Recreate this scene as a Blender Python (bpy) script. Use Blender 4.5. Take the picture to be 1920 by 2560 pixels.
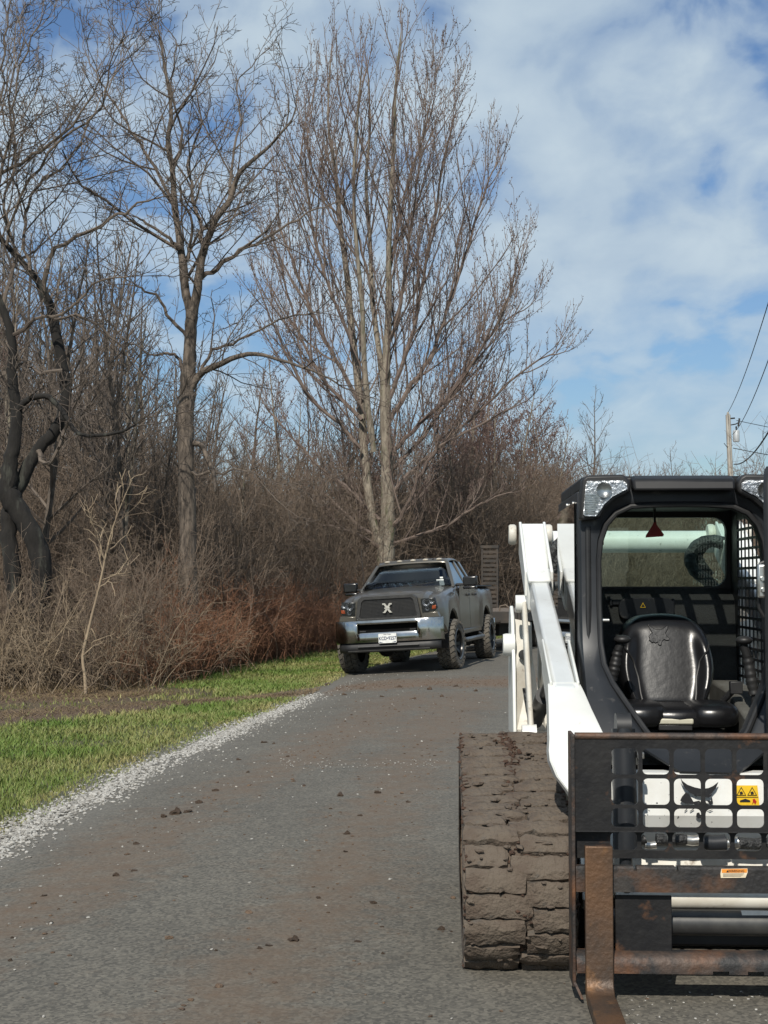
import bpy, math, random
import numpy as np
from mathutils import Vector, Matrix
sc = bpy.context.scene
for o in list(bpy.data.objects): bpy.data.objects.remove(o)
R = math.radians
# ---------------------------------------------------------------- camera
FPX, PW, PH, HOR, EYE = 3550.0, 1920, 2560, 1455.0, 1.6
PITCH = math.atan((HOR - PH/2)/FPX)
cd = bpy.data.cameras.new('camera'); cam = bpy.data.objects.new('camera', cd)
sc.collection.objects.link(cam); sc.camera = cam
cam.location = (0, 0, EYE); cam.rotation_euler = (R(90)+PITCH, 0, 0)
cd.sensor_fit = 'VERTICAL'; cd.sensor_height = 36; cd.sensor_width = 27; cd.lens = 36*FPX/PH
cd.clip_start = .05; cd.clip_end = 3000
# ---------------------------------------------------------------- world and sun
SUN_EL, SUN_AZ = 41.0, 14.0            # light travels towards +Y, turned AZ degrees to +X
SUN_POWER, SKY_POWER, CLOUD = 5.0, 0.075, 1.0
LOCX, LOCY = 11.3, 5.7
sc.view_settings.view_transform = 'Standard'; sc.view_settings.look = 'None'
sc.view_settings.exposure = -0.08; sc.view_settings.gamma = 1.0
world = bpy.data.worlds.new('World'); sc.world = world; world.use_nodes = True
def sky_world():
    nt = world.node_tree; N = nt.nodes; L = nt.links
    for n in list(N): N.remove(n)
    out = N.new('ShaderNodeOutputWorld'); bg = N.new('ShaderNodeBackground')
    sky = N.new('ShaderNodeTexSky'); sky.sky_type = 'NISHITA'; sky.sun_disc = False
    sky.sun_elevation = R(SUN_EL); sky.sun_rotation = R(180+SUN_AZ)
    sky.air_density = 1.3; sky.dust_density = 0.6; sky.ozone_density = 2.2
    tc = N.new('ShaderNodeTexCoord'); sep = N.new('ShaderNodeSeparateXYZ')
    L.new(tc.outputs['Generated'], sep.inputs[0])
    add = N.new('ShaderNodeMath'); add.operation = 'ADD'; add.inputs[1].default_value = 0.30
    ab = N.new('ShaderNodeMath'); ab.operation = 'ABSOLUTE'
    L.new(sep.outputs[2], ab.inputs[0]); L.new(ab.outputs[0], add.inputs[0])
    dx = N.new('ShaderNodeMath'); dx.operation = 'DIVIDE'; dy = N.new('ShaderNodeMath'); dy.operation = 'DIVIDE'
    L.new(sep.outputs[0], dx.inputs[0]); L.new(add.outputs[0], dx.inputs[1])
    L.new(sep.outputs[1], dy.inputs[0]); L.new(add.outputs[0], dy.inputs[1])
    cmb = N.new('ShaderNodeCombineXYZ'); L.new(dx.outputs[0], cmb.inputs[0]); L.new(dy.outputs[0], cmb.inputs[1])
    mp = N.new('ShaderNodeMapping'); mp.inputs['Location'].default_value = (LOCX, LOCY, 0); mp.inputs['Scale'].default_value = (1.0, .74, 1)
    L.new(cmb.outputs[0], mp.inputs['Vector'])
    n1 = N.new('ShaderNodeTexNoise'); n1.inputs['Scale'].default_value = 2.3; n1.inputs['Detail'].default_value = 2
    n2 = N.new('ShaderNodeTexNoise'); n2.inputs['Scale'].default_value = 9.0; n2.inputs['Detail'].default_value = 8; n2.inputs['Roughness'].default_value = .5
    n2.inputs['Distortion'].default_value = .25
    for n in (n1, n2): L.new(mp.outputs[0], n.inputs['Vector'])
    m1 = N.new('ShaderNodeMath'); m1.operation = 'MULTIPLY_ADD'; m1.inputs[1].default_value = .9
    L.new(n1.outputs['Fac'], m1.inputs[0]); 
    m0 = N.new('ShaderNodeMath'); m0.operation = 'MULTIPLY'; m0.inputs[1].default_value = .85
    L.new(n2.outputs['Fac'], m0.inputs[0]); L.new(m0.outputs[0], m1.inputs[2])
    cr = N.new('ShaderNodeValToRGB'); e = cr.color_ramp.elements
    e[0].position = .715; e[0].color = (0.0,)*3+(1,); e[1].position = .98; e[1].color = (.92,)*3+(1,)
    e2 = cr.color_ramp.elements.new(.82); e2.color = (.64,)*3+(1,)
    L.new(m1.outputs[0], cr.inputs[0])
    shade = N.new('ShaderNodeValToRGB'); s = shade.color_ramp.elements
    s[0].position = .3; s[0].color = (5.6, 7.2, 9.0, 1); s[1].position = .7; s[1].color = (7.9, 9.4, 10.5, 1)
    L.new(n2.outputs['Fac'], shade.inputs[0])
    # thin high haze whitening the sky towards the horizon is left to the sky model itself
    lowc = N.new('ShaderNodeMapRange'); lowc.inputs[1].default_value = .02; lowc.inputs[2].default_value = .22; lowc.inputs[3].default_value = .45; lowc.inputs[4].default_value = 1; L.new(sep.outputs[2], lowc.inputs[0])
    cov = N.new('ShaderNodeMath'); cov.operation = 'MULTIPLY'; L.new(cr.outputs[0], cov.inputs[0]); L.new(lowc.outputs[0], cov.inputs[1])
    mix = N.new('ShaderNodeMixRGB'); L.new(cov.outputs[0], mix.inputs[0])
    tint = N.new('ShaderNodeMixRGB'); tint.blend_type = 'MULTIPLY'; tint.inputs[0].default_value = 1; tint.inputs[2].default_value = (.88, 1.07, 1.36, 1)
    L.new(sky.outputs[0], tint.inputs[1])
    L.new(tint.outputs[0], mix.inputs[1])
    L.new(shade.outputs[0], mix.inputs[2])
    L.new(mix.outputs[0], bg.inputs['Color']); bg.inputs['Strength'].default_value = SKY_POWER
    L.new(bg.outputs[0], out.inputs[0])
sky_world()
sl = bpy.data.lights.new('sun', 'SUN'); sl.energy = SUN_POWER; sl.angle = R(.5); sl.color = (1, .945, .85)
sun = bpy.data.objects.new('sun', sl); sc.collection.objects.link(sun)
ldir = Vector((math.sin(R(SUN_AZ))*math.cos(R(SUN_EL)), math.cos(R(SUN_AZ))*math.cos(R(SUN_EL)), -math.sin(R(SUN_EL))))
sun.rotation_euler = ldir.to_track_quat('-Z', 'Y').to_euler()
sun.location = (-5, -20, 30)
# ---------------------------------------------------------------- photo pixel -> world
def ray(px, py):
    d0, d2 = (px-PW/2)/FPX, -(py-PH/2)/FPX
    c, s = math.cos(PITCH), math.sin(PITCH)
    return (d0, c-d2*s, s+d2*c)
def atY(px, py, Y):
    d = ray(px, py); t = Y/d[1]
    return Vector((d[0]*t, Y, EYE+d[2]*t))
# ---------------------------------------------------------------- ground shape
EY = np.array([-30., 0, 4, 9.26, 13.4, 20.3, 26.7, 32, 40, 50, 70, 110, 200])
EX = np.array([-5.0, -3.3, -2.95, -2.48, -2.1, -1.14, -.5, .6, 2.7, 6.0, 13.5, 30, 70])
def edge(Y): return np.interp(Y, EY, EX)
def zf(X, Y):
    u = X-edge(Y)
    t = np.clip((1.8-u)/3.2, 0, 1)
    return -.17*t*t*(3-2*t)*.55-.17*t*.45
def gp(px, py):
    d = ray(px, py); z = 0
    for _ in range(6):
        t = (z-EYE)/d[2]; z = float(zf(d[0]*t, d[1]*t))
    return Vector((d[0]*t, d[1]*t, z))
# ---------------------------------------------------------------- objects
col = sc.collection
def link(name, data, parent=None, mat=None):
    o = bpy.data.objects.new(name, data); col.objects.link(o)
    if parent: o.parent = parent
    if mat and data is not None: data.materials.append(mat)
    return o
def tag(o, label=None, cat=None, group=None, kind=None):
    if label: o['label'] = label
    if cat: o['category'] = cat
    if group: o['group'] = group
    if kind: o['kind'] = kind
    return o
def empty(name, loc=(0, 0, 0), rot=(0, 0, 0)):
    o = link(name, None); o.location = loc; o.rotation_euler = rot; o.empty_display_size = .2
    return o
def copy_tree(o, parent=None):
    c = o.copy(); col.objects.link(c); c.parent = parent
    for ch in list(o.children): copy_tree(ch, c)
    return c
def mesh_np(name, V, faces, smooth=True, attr=None):
    """faces: list of int arrays (n,k)"""
    me = bpy.data.meshes.new(name)
    V = np.asarray(V, dtype=np.float32)
    me.vertices.add(len(V)); me.vertices.foreach_set('co', V.ravel())
    faces = [np.asarray(f, dtype=np.int32) for f in faces if len(f)]
    li = np.concatenate([f.ravel() for f in faces])
    tot = np.concatenate([np.full(len(f), f.shape[1], np.int32) for f in faces])
    st = np.concatenate([[0], np.cumsum(tot)[:-1]]).astype(np.int32)
    me.loops.add(len(li)); me.loops.foreach_set('vertex_index', li)
    me.polygons.add(len(tot)); me.polygons.foreach_set('loop_start', st)
    me.polygons.foreach_set('use_smooth', np.full(len(tot), smooth))
    if attr:
        for k, a in attr.items():
            at = me.attributes.new(k, 'FLOAT', 'POINT'); at.data.foreach_set('value', np.asarray(a, np.float32))
    me.update(calc_edges=True)
    return me
class Tubes:
    """many thin tubes collected, built at once"""
    def __init__(s): s.g = {}
    def add(s, pts, rad, n=4):
        s.g.setdefault((len(pts), n), []).append((pts, rad))
    def arrays(s):
        VV, FF, off = [], [], 0
        for (k, n), L in s.g.items():
            P = np.array([[tuple(q) for q in a[0]] for a in L], float); Rr = np.array([a[1] for a in L], float)
            m = len(P)
            T = np.gradient(P, axis=1); T /= np.linalg.norm(T, axis=2, keepdims=True)+1e-9
            av = T.mean(1); ref = np.where(np.abs(av[:, 2:3]) > .8, np.array([[1., 0, 0]]), np.array([[0, 0, 1.]]))
            ref = np.cross(av, ref)[:, None, :]
            U = ref-T*(ref*T).sum(2, keepdims=True); U /= np.linalg.norm(U, axis=2, keepdims=True)+1e-9
            W = np.cross(T, U)
            a = np.arange(n)*2*math.pi/n
            Rn = Rr[:, :, None, None]*(1+(np.random.default_rng(k).normal(0, .07, (m, k, n, 1)) if n >= 7 else 0))
            V = P[:, :, None, :]+Rn*(U[:, :, None, :]*np.cos(a)[None, None, :, None]+W[:, :, None, :]*np.sin(a)[None, None, :, None])
            base = off+np.arange(m)[:, None, None]*k*n+np.arange(k-1)[None, :, None]*n
            j = np.arange(n)[None, None, :]; j2 = (j+1) % n
            F = np.stack([base+j, base+j2, base+n+j2, base+n+j], -1).reshape(-1, 4)
            VV.append(V.reshape(-1, 3)); FF.append(F); off += m*k*n
        return np.concatenate(VV), np.concatenate(FF)
    def mesh(s, name):
        V, F = s.arrays(); return mesh_np(name, V, [F])
class MB:
    """one mesh part collected from shapes"""
    def __init__(s): s.v = []; s.f = []
    def raw(s, v, f):
        b = len(s.v); s.v += [tuple(q) for q in v]; s.f += [tuple(b+i for i in q) for q in f]; return s
    def box(s, x0, x1, y0, y1, z0, z1, mat=None):
        v = [(x, y, z) for x in (x0, x1) for y in (y0, y1) for z in (z0, z1)]
        if mat: v = [tuple(mat @ Vector(q)) for q in v]
        return s.raw(v, [(0, 1, 3, 2), (4, 6, 7, 5), (0, 4, 5, 1), (2, 3, 7, 6), (0, 2, 6, 4), (1, 5, 7, 3)])
    def hexa(s, a, b):
        """two quads a,b (4 pts each) joined"""
        return s.raw(list(a)+list(b), [(3, 2, 1, 0), (4, 5, 6, 7), (0, 1, 5, 4), (1, 2, 6, 5), (2, 3, 7, 6), (3, 0, 4, 7)])
    def prism(s, pts, axis, a, b):
        """2-D outline extruded along axis from a to b; pts are the other two coords in xyz order"""
        def mk(p, t):
            return {'x': (t, p[0], p[1]), 'y': (p[0], t, p[1]), 'z': (p[0], p[1], t)}[axis]
        n = len(pts); v = [mk(p, a) for p in pts]+[mk(p, b) for p in pts]
        f = [tuple(range(n-1, -1, -1)), tuple(range(n, 2*n))]+[(i, (i+1) % n, n+(i+1) % n, n+i) for i in range(n)]
        return s.raw(v, f)
    def tube(s, pts, r, n=12, cap=True):
        pts = [Vector(p) for p in pts]; rr = r if isinstance(r, (list, tuple)) else [r]*len(pts)
        prev = None; v = []
        for i, p in enumerate(pts):
            t = (pts[min(i+1, len(pts)-1)]-pts[max(i-1, 0)]).normalized()
            if prev is None: u = t.orthogonal().normalized()
            else: u = (prev-t*prev.dot(t)).normalized()
            prev = u; w = t.cross(u)
            for k in range(n):
                a = 2*math.pi*k/n; v.append(p+rr[i]*(u*math.cos(a)+w*math.sin(a)))
        f = [(i*n+k, i*n+(k+1) % n, (i+1)*n+(k+1) % n, (i+1)*n+k) for i in range(len(pts)-1) for k in range(n)]
        if cap: f += [tuple(range(n-1, -1, -1)), tuple(range((len(pts)-1)*n, len(pts)*n))]
        return s.raw(v, f)
    def lathe(s, prof, c, axis='x', n=32, close=True):
        """prof: (radius, along)"""
        v = []
        for (r, h) in prof:
            for k in range(n):
                a = 2*math.pi*k/n; p, q = r*math.cos(a), r*math.sin(a)
                v.append({'x': (c[0]+h, c[1]+p, c[2]+q), 'y': (c[0]+p, c[1]+h, c[2]+q), 'z': (c[0]+p, c[1]+q, c[2]+h)}[axis])
        m = len(prof)
        f = [(i*n+k, (i+1)*n+k, (i+1)*n+(k+1) % n, i*n+(k+1) % n) for i in range(m-1) for k in range(n)]
        if close: f += [tuple(range(n)), tuple(range(m*n-1, (m-1)*n-1, -1))]
        return s.raw(v, f)
    def grid(s, P):
        """P[i][j] points -> quads"""
        n, m = len(P), len(P[0]); v = [q for r_ in P for q in r_]
        return s.raw(v, [(i*m+j, i*m+j+1, (i+1)*m+j+1, (i+1)*m+j) for i in range(n-1) for j in range(m-1)])
    def ellipsoid(s, c, r, n=14, m=9, p=1.0):
        def sp(a): return math.copysign(abs(a)**p, a)
        P = []
        for i in range(m+1):
            th = math.pi*i/m
            P.append([(c[0]+r[0]*sp(math.sin(th))*sp(math.cos(2*math.pi*k/n)), c[1]+r[1]*sp(math.sin(th))*sp(math.sin(2*math.pi*k/n)), c[2]+r[2]*sp(math.cos(th))) for k in range(n+1)])
        return s.grid(P)
    def build(s, name, mat, parent=None, smooth=40, bevel=0, seg=2, subdiv=0, solid=0):
        me = bpy.data.meshes.new(name); me.from_pydata([tuple(q) for q in s.v], [], s.f)
        import bmesh
        bm = bmesh.new(); bm.from_mesh(me); bmesh.ops.remove_doubles(bm, verts=bm.verts, dist=1e-5); bmesh.ops.recalc_face_normals(bm, faces=bm.faces); bm.to_mesh(me); bm.free()
        if smooth:
            me.polygons.foreach_set('use_smooth', [True]*len(me.polygons)); me.set_sharp_from_angle(angle=R(smooth))
        o = link(name, me, parent, mat)
        if solid:
            md = o.modifiers.new('solid', 'SOLIDIFY'); md.thickness = solid; md.offset = 0
        if bevel:
            md = o.modifiers.new('bevel', 'BEVEL'); md.width = bevel; md.segments = seg; md.limit_method = 'ANGLE'; md.angle_limit = R(35)
        if subdiv:
            md = o.modifiers.new('sub', 'SUBSURF'); md.levels = subdiv; md.render_levels = subdiv
        return o
def rrect(w, h, r, n=4, cx=0, cy=0):
    P = []
    for (sx, sy, a0) in ((1, 1, 0), (-1, 1, 90), (-1, -1, 180), (1, -1, 270)):
        for k in range(n+1):
            a = R(a0+90*k/n); P.append((cx+sx*(w/2-r)+r*math.cos(a), cy+sy*(h/2-r)+r*math.sin(a)))
    return P
# ---------------------------------------------------------------- materials
def pm(name, base, rough=.5, metal=0, c2=None, scale=6, lo=.4, hi=.65, bump=0, bscale=40, c3=None, s3=25, lo3=.55, hi3=.62, detail=6, coord='Object', spec=.5, coat=0, stretch=None, attrmix=None):
    m = bpy.data.materials.new(name); m.use_nodes = True
    nt = m.node_tree; N = nt.nodes; L = nt.links; b = N['Principled BSDF']
    b.inputs['Base Color'].default_value = (*base, 1); b.inputs['Roughness'].default_value = rough; b.inputs['Metallic'].default_value = metal
    b.inputs['Specular IOR Level'].default_value = spec
    if coat: b.inputs['Coat Weight'].default_value = coat; b.inputs['Coat Roughness'].default_value = .12
    tc = N.new('ShaderNodeTexCoord'); vec = tc.outputs[coord]
    if stretch:
        mp = N.new('ShaderNodeMapping'); mp.inputs['Scale'].default_value = stretch; L.new(vec, mp.inputs['Vector']); vec = mp.outputs[0]
    last = None
    def layer(prev, c, sc_, lo_, hi_, seed):
        n = N.new('ShaderNodeTexNoise'); n.inputs['Scale'].default_value = sc_; n.inputs['Detail'].default_value = detail; n.inputs['Roughness'].default_value = .62
        mp2 = N.new('ShaderNodeMapping'); mp2.inputs['Location'].default_value = (seed, seed*.7, seed*1.3); L.new(vec, mp2.inputs['Vector']); L.new(mp2.outputs[0], n.inputs['Vector'])
        r_ = N.new('ShaderNodeValToRGB'); r_.color_ramp.elements[0].position = lo_; r_.color_ramp.elements[1].position = hi_; L.new(n.outputs['Fac'], r_.inputs[0])
        mx = N.new('ShaderNodeMixRGB'); L.new(r_.outputs[0], mx.inputs[0])
        if prev is None: mx.inputs[1].default_value = (*base, 1)
        else: L.new(prev, mx.inputs[1])
        mx.inputs[2].default_value = (*c, 1)
        return mx.outputs[0]
    if c2: last = layer(last, c2, scale, lo, hi, 1.7)
    if c3: last = layer(last, c3, s3, lo3, hi3, 5.1)
    if attrmix:
        at = N.new('ShaderNodeAttribute'); at.attribute_name = attrmix[0]
        mx = N.new('ShaderNodeMixRGB'); L.new(at.outputs['Fac'], mx.inputs[0])
        if last: L.new(last, mx.inputs[1])
        else: mx.inputs[1].default_value = (*base, 1)
        mx.inputs[2].default_value = (*attrmix[1], 1); last = mx.outputs[0]
    if last: L.new(last, b.inputs['Base Color'])
    if bump:
        n = N.new('ShaderNodeTexNoise'); n.inputs['Scale'].default_value = bscale; n.inputs['Detail'].default_value = 8; L.new(vec, n.inputs['Vector'])
        bp = N.new('ShaderNodeBump'); bp.inputs['Strength'].default_value = bump; bp.inputs['Distance'].default_value = .02; L.new(n.outputs['Fac'], bp.inputs['Height']); L.new(bp.outputs[0], b.inputs['Normal'])
    return m
def glassm(name, tint=(.5, .6, .55), rough=.02, refl=.5):
    m = bpy.data.materials.new(name); m.use_nodes = True; nt = m.node_tree; N = nt.nodes; L = nt.links
    for n in list(N): N.remove(n)
    out = N.new('ShaderNodeOutputMaterial'); mx = N.new('ShaderNodeMixShader'); t = N.new('ShaderNodeBsdfTransparent'); g = N.new('ShaderNodeBsdfGlossy')
    t.inputs['Color'].default_value = (*tint, 1); g.inputs['Roughness'].default_value = rough
    f = N.new('ShaderNodeFresnel'); f.inputs['IOR'].default_value = 1.5
    mu = N.new('ShaderNodeMath'); mu.operation = 'MULTIPLY'; mu.inputs[1].default_value = refl*2; mu.use_clamp = True
    L.new(f.outputs[0], mu.inputs[0]); L.new(mu.outputs[0], mx.inputs[0]); L.new(t.outputs[0], mx.inputs[1]); L.new(g.outputs[0], mx.inputs[2]); L.new(mx.outputs[0], out.inputs[0])
    return m
# ================================================================ ground, road, verge
rng = np.random.default_rng(7); random.seed(7)
def vnoise(x, y, s, seed=0):
    """cheap smooth value noise in [0,1]"""
    x = np.asarray(x, float)*s+seed*17.3; y = np.asarray(y, float)*s+seed*9.1
    xi, yi = np.floor(x), np.floor(y); fx, fy = x-xi, y-yi
    fx = fx*fx*(3-2*fx); fy = fy*fy*(3-2*fy)
    def h(a, b): 
        v = np.sin(a*127.1+b*311.7+seed*7.7)*43758.5453; return v-np.floor(v)
    return (h(xi, yi)*(1-fx)+h(xi+1, yi)*fx)*(1-fy)+(h(xi, yi+1)*(1-fx)+h(xi+1, yi+1)*fx)*fy
def segdist(X, Y, poly):
    D = np.full(np.shape(X), 1e9); W = np.zeros(np.shape(X))
    for (a, b) in zip(poly[:-1], poly[1:]):
        ax, ay, aw = a; bx, by, bw = b
        t = np.clip(((X-ax)*(bx-ax)+(Y-ay)*(by-ay))/((bx-ax)**2+(by-ay)**2), 0, 1)
        d = np.hypot(X-ax-t*(bx-ax), Y-ay-t*(by-ay)); w = aw+t*(bw-aw)
        r_ = d/w; k = r_ < D; D = np.where(k, r_, D)
    return D
def pxpoly(L): 
    P = []
    for (x, y, w) in L:
        g = gp(x, y); P.append((g.x, g.y, w))
    return P
VERGE_MUD = [pxpoly([(-250, 1815, .55), (0, 1792, .6), (200, 1775, .55), (380, 1762, .42), (560, 1752, .3), (700, 1740, .35), (800, 1728, .5), (900, 1715, .5)]),
             pxpoly([(-300, 1742, 1.9), (0, 1738, 1.8), (150, 1740, 1.3), (280, 1740, .6), (400, 1733, .2)])]
ROAD_MUD = [pxpoly([(-300, 2480, .3), (0, 2310, .34), (220, 2180, .34), (480, 2030, .34), (680, 1930, .36), (830, 1850, .4), (960, 1780, .45), (1040, 1735, .5)]),
            pxpoly([(520, 2640, .25), (600, 2480, .28), (720, 2370, .26), (790, 2250, .3), (890, 2110, .3), (985, 1960, .33), (1060, 1860, .4), (1110, 1790, .45), (1150, 1735, .5)]),
            pxpoly([(740, 1735, .6), (860, 1718, .8), (1000, 1710, .9), (1150, 1706, .9), (1400, 1700, .9)])]
# brush front line (where the thicket meets the grass)
BL = [gp(*p) for p in ((-700, 1700), (-250, 1712), (0, 1722), (207, 1730), (337, 1720), (430, 1697), (518, 1676), (620, 1655), (700, 1640), (818, 1624), (900, 1612), (990, 1603))]
BLY = np.array([p.y for p in BL]); BLX = np.array([p.x for p in BL])
_pts = sorted([(p.x, p.y) for p in BL]); BX_ = np.array([p[0] for p in _pts]); BY_ = np.array([p[1] for p in _pts])
def brush_front(X):                         # y of the thicket front at x
    return np.interp(X, BX_, BY_)
def is_brush(X, Y):
    return (Y > brush_front(X)) & (X < edge(Y)-.9)
def make_ground():
    xs = np.concatenate([-np.geomspace(420, 16, 14), np.arange(-15, 9, .2), np.geomspace(9.5, 420, 16)])
    ys = np.concatenate([-np.geomspace(200, 3, 8), np.arange(0, 46, .25), np.geomspace(47, 900, 20)])
    X, Y = np.meshgrid(xs, ys); u = X-edge(Y)
    Z = zf(X, Y)+(vnoise(X, Y, .9)-.5)*.03*(u < -.1)*(np.abs(X) < 60)
    Z = Z-.05*((u > .12) & (u < 7.6))
    verge = (~is_brush(X, Y)) & (u < .3)
    nz = vnoise(X, Y, 2.5, 3)*.8+vnoise(X, Y, 7, 4)*.5
    md = np.zeros_like(X)
    for P in VERGE_MUD: md = np.maximum(md, np.clip(1.75-segdist(X, Y, P)*.9+(nz-.65)*.9, 0, 1))
    gr = np.clip(1.2-np.abs(u)/.5+(nz-.6), 0, 1)*(u < .4)
    lit = np.clip((Y-brush_front(X)+.5)*1.2+(nz-.65), 0, 1)*(X < edge(Y)-.5)
    n, m = X.shape; idx = np.arange(n*m).reshape(n, m)
    F = np.stack([idx[:-1, :-1], idx[:-1, 1:], idx[1:, 1:], idx[1:, :-1]], -1).reshape(-1, 4)
    me = mesh_np('ground', np.stack([X, Y, Z], -1).reshape(-1, 3), [F], attr={'mud': md.ravel(), 'litter': lit.ravel(), 'grit': gr.ravel()})
    m_ = pm('verge_soil', (.05, .062, .018), .95, c2=(.085, .075, .03), scale=3.2, lo=.45, hi=.6, c3=(.035, .05, .013), s3=14, bump=.8, bscale=30)
    nt = m_.node_tree; N = nt.nodes; L = nt.links; b = N['Principled BSDF']; src = b.inputs['Base Color'].links[0].from_socket
    for an, c1, c2 in (('litter', (.085, .055, .035), (.04, .026, .018)), ('mud', (.125, .08, .05), (.06, .038, .025)), ('grit', (.16, .15, .13), (.09, .08, .065))):
        at = N.new('ShaderNodeAttribute'); at.attribute_name = an
        n_ = N.new('ShaderNodeTexNoise'); n_.inputs['Scale'].default_value = 9; n_.inputs['Detail'].default_value = 8
        tc = N.new('ShaderNodeTexCoord'); L.new(tc.outputs['Object'], n_.inputs['Vector'])
        mc = N.new('ShaderNodeMixRGB'); mc.inputs[1].default_value = (*c1, 1); mc.inputs[2].default_value = (*c2, 1); L.new(n_.outputs['Fac'], mc.inputs[0])
        mx = N.new('ShaderNodeMixRGB'); L.new(at.outputs['Fac'], mx.inputs[0]); L.new(src, mx.inputs[1]); L.new(mc.outputs[0], mx.inputs[2]); src = mx.outputs[0]
    L.new(src, b.inputs['Base Color'])
    o = link('ground', me, mat=m_); tag(o, kind='structure')
make_ground()
def make_road():
    us = np.concatenate([np.arange(0, 5, .09), np.arange(5, 7.61, .3)]); vs = np.concatenate([np.arange(-25, 3, 1.), np.arange(3, 40, .13), np.geomspace(40.2, 190, 60)])
    U, Vv = np.meshgrid(us, vs); X = edge(Vv)+U; Y = Vv
    X = X+(U < .05)*(vnoise(Y, Y*0, 2.2, 5)-.5)*.16
    Z = zf(X, Y)+.004*(vnoise(X, Y, 1.1, 8)-.5)-.02*(U < .05)
    nz = vnoise(X, Y, 1.3, 3)*.6+vnoise(X, Y, 5, 4)*.55
    md = np.zeros_like(X)
    for k, P in enumerate(ROAD_MUD): md = np.maximum(md, np.clip((1.55-segdist(X, Y, P)*.75)*.8+(nz-.62)*.9, 0, 1)*(1.25 if k == 2 else .8))
    eg = np.clip(1-U/.5+(nz-.6)*.8, 0, 1)
    n, m = X.shape; idx = np.arange(n*m).reshape(n, m)
    F = np.stack([idx[:-1, :-1], idx[:-1, 1:], idx[1:, 1:], idx[1:, :-1]], -1).reshape(-1, 4)
    me = mesh_np('road', np.stack([X, Y, Z], -1).reshape(-1, 3), [F], attr={'mud': md.ravel(), 'dust': eg.ravel()})
    m_ = pm('asphalt', (.117, .108, .089), .9, c2=(.092, .084, .069), scale=1.1, lo=.35, hi=.7, c3=(.13, .118, .096), s3=5, lo3=.5, hi3=.75, bump=.0)
    nt = m_.node_tree; N = nt.nodes; L = nt.links; b = N['Principled BSDF']; src = b.inputs['Base Color'].links[0].from_socket
    tc = N.new('ShaderNodeTexCoord')
    # stone chips showing in the surface
    vo = N.new('ShaderNodeTexVoronoi'); vo.inputs['Scale'].default_value = 70; L.new(tc.outputs['Object'], vo.inputs['Vector'])
    bw = N.new('ShaderNodeRGBToBW'); L.new(vo.outputs['Color'], bw.inputs[0])
    cr = N.new('ShaderNodeValToRGB'); cr.color_ramp.elements[0].position = .15; cr.color_ramp.elements[0].color = (.5, .5, .5, 1); cr.color_ramp.elements[1].position = .85; cr.color_ramp.elements[1].color = (1.45, 1.42, 1.38, 1); L.new(bw.outputs[0], cr.inputs[0])
    mm = N.new('ShaderNodeMixRGB'); mm.blend_type = 'MULTIPLY'; mm.inputs[0].default_value = .8; L.new(src, mm.inputs[1]); L.new(cr.outputs[0], mm.inputs[2]); src = mm.outputs[0]
    n_ = N.new('ShaderNodeTexNoise'); n_.inputs['Scale'].default_value = 7; n_.inputs['Detail'].default_value = 10; n_.inputs['Roughness'].default_value = .7; L.new(tc.outputs['Object'], n_.inputs['Vector'])
    at = N.new('ShaderNodeAttribute'); at.attribute_name = 'mud'
    ov = N.new('ShaderNodeMath'); ov.operation = 'MULTIPLY_ADD'; ov.inputs[1].default_value = 1.25; L.new(at.outputs['Fac'], ov.inputs[0])
    nb = N.new('ShaderNodeMath'); nb.operation = 'MULTIPLY_ADD'; nb.inputs[1].default_value = 3.0; nb.inputs[2].default_value = -1.8; L.new(n_.outputs['Fac'], nb.inputs[0]); L.new(nb.outputs[0], ov.inputs[2])
    cl = N.new('ShaderNodeMath'); cl.operation = 'MULTIPLY'; cl.use_clamp = True; cl.inputs[1].default_value = .72; L.new(ov.outputs[0], cl.inputs[0])
    mc = N.new('ShaderNodeMixRGB'); mc.inputs[1].default_value = (.17, .118, .076, 1); mc.inputs[2].default_value = (.088, .057, .036, 1); L.new(n_.outputs['Fac'], mc.inputs[0])
    mx = N.new('ShaderNodeMixRGB'); L.new(cl.outputs[0], mx.inputs[0]); L.new(src, mx.inputs[1]); L.new(mc.outputs[0], mx.inputs[2]); src = mx.outputs[0]
    a2 = N.new('ShaderNodeAttribute'); a2.attribute_name = 'dust'
    d2 = N.new('ShaderNodeMath'); d2.operation = 'MULTIPLY'; d2.inputs[1].default_value = .45; L.new(a2.outputs['Fac'], d2.inputs[0])
    mx = N.new('ShaderNodeMixRGB'); L.new(d2.outputs[0], mx.inputs[0]); L.new(src, mx.inputs[1]); mx.inputs[2].default_value = (.16, .15, .13, 1); src = mx.outputs[0]
    L.new(src, b.inputs['Base Color'])
    ad = N.new('ShaderNodeMath'); ad.operation = 'MULTIPLY_ADD'; ad.inputs[1].default_value = .5; L.new(n_.outputs['Fac'], ad.inputs[0]); L.new(bw.outputs[0], ad.inputs[2])
    bp = N.new('ShaderNodeBump'); bp.inputs['Strength'].default_value = .5; bp.inputs['Distance'].default_value = .006; L.new(ad.outputs[0], bp.inputs['Height']); L.new(bp.outputs[0], b.inputs['Normal'])
    o = link('road', me, mat=m_); tag(o, kind='structure')
make_road()
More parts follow.
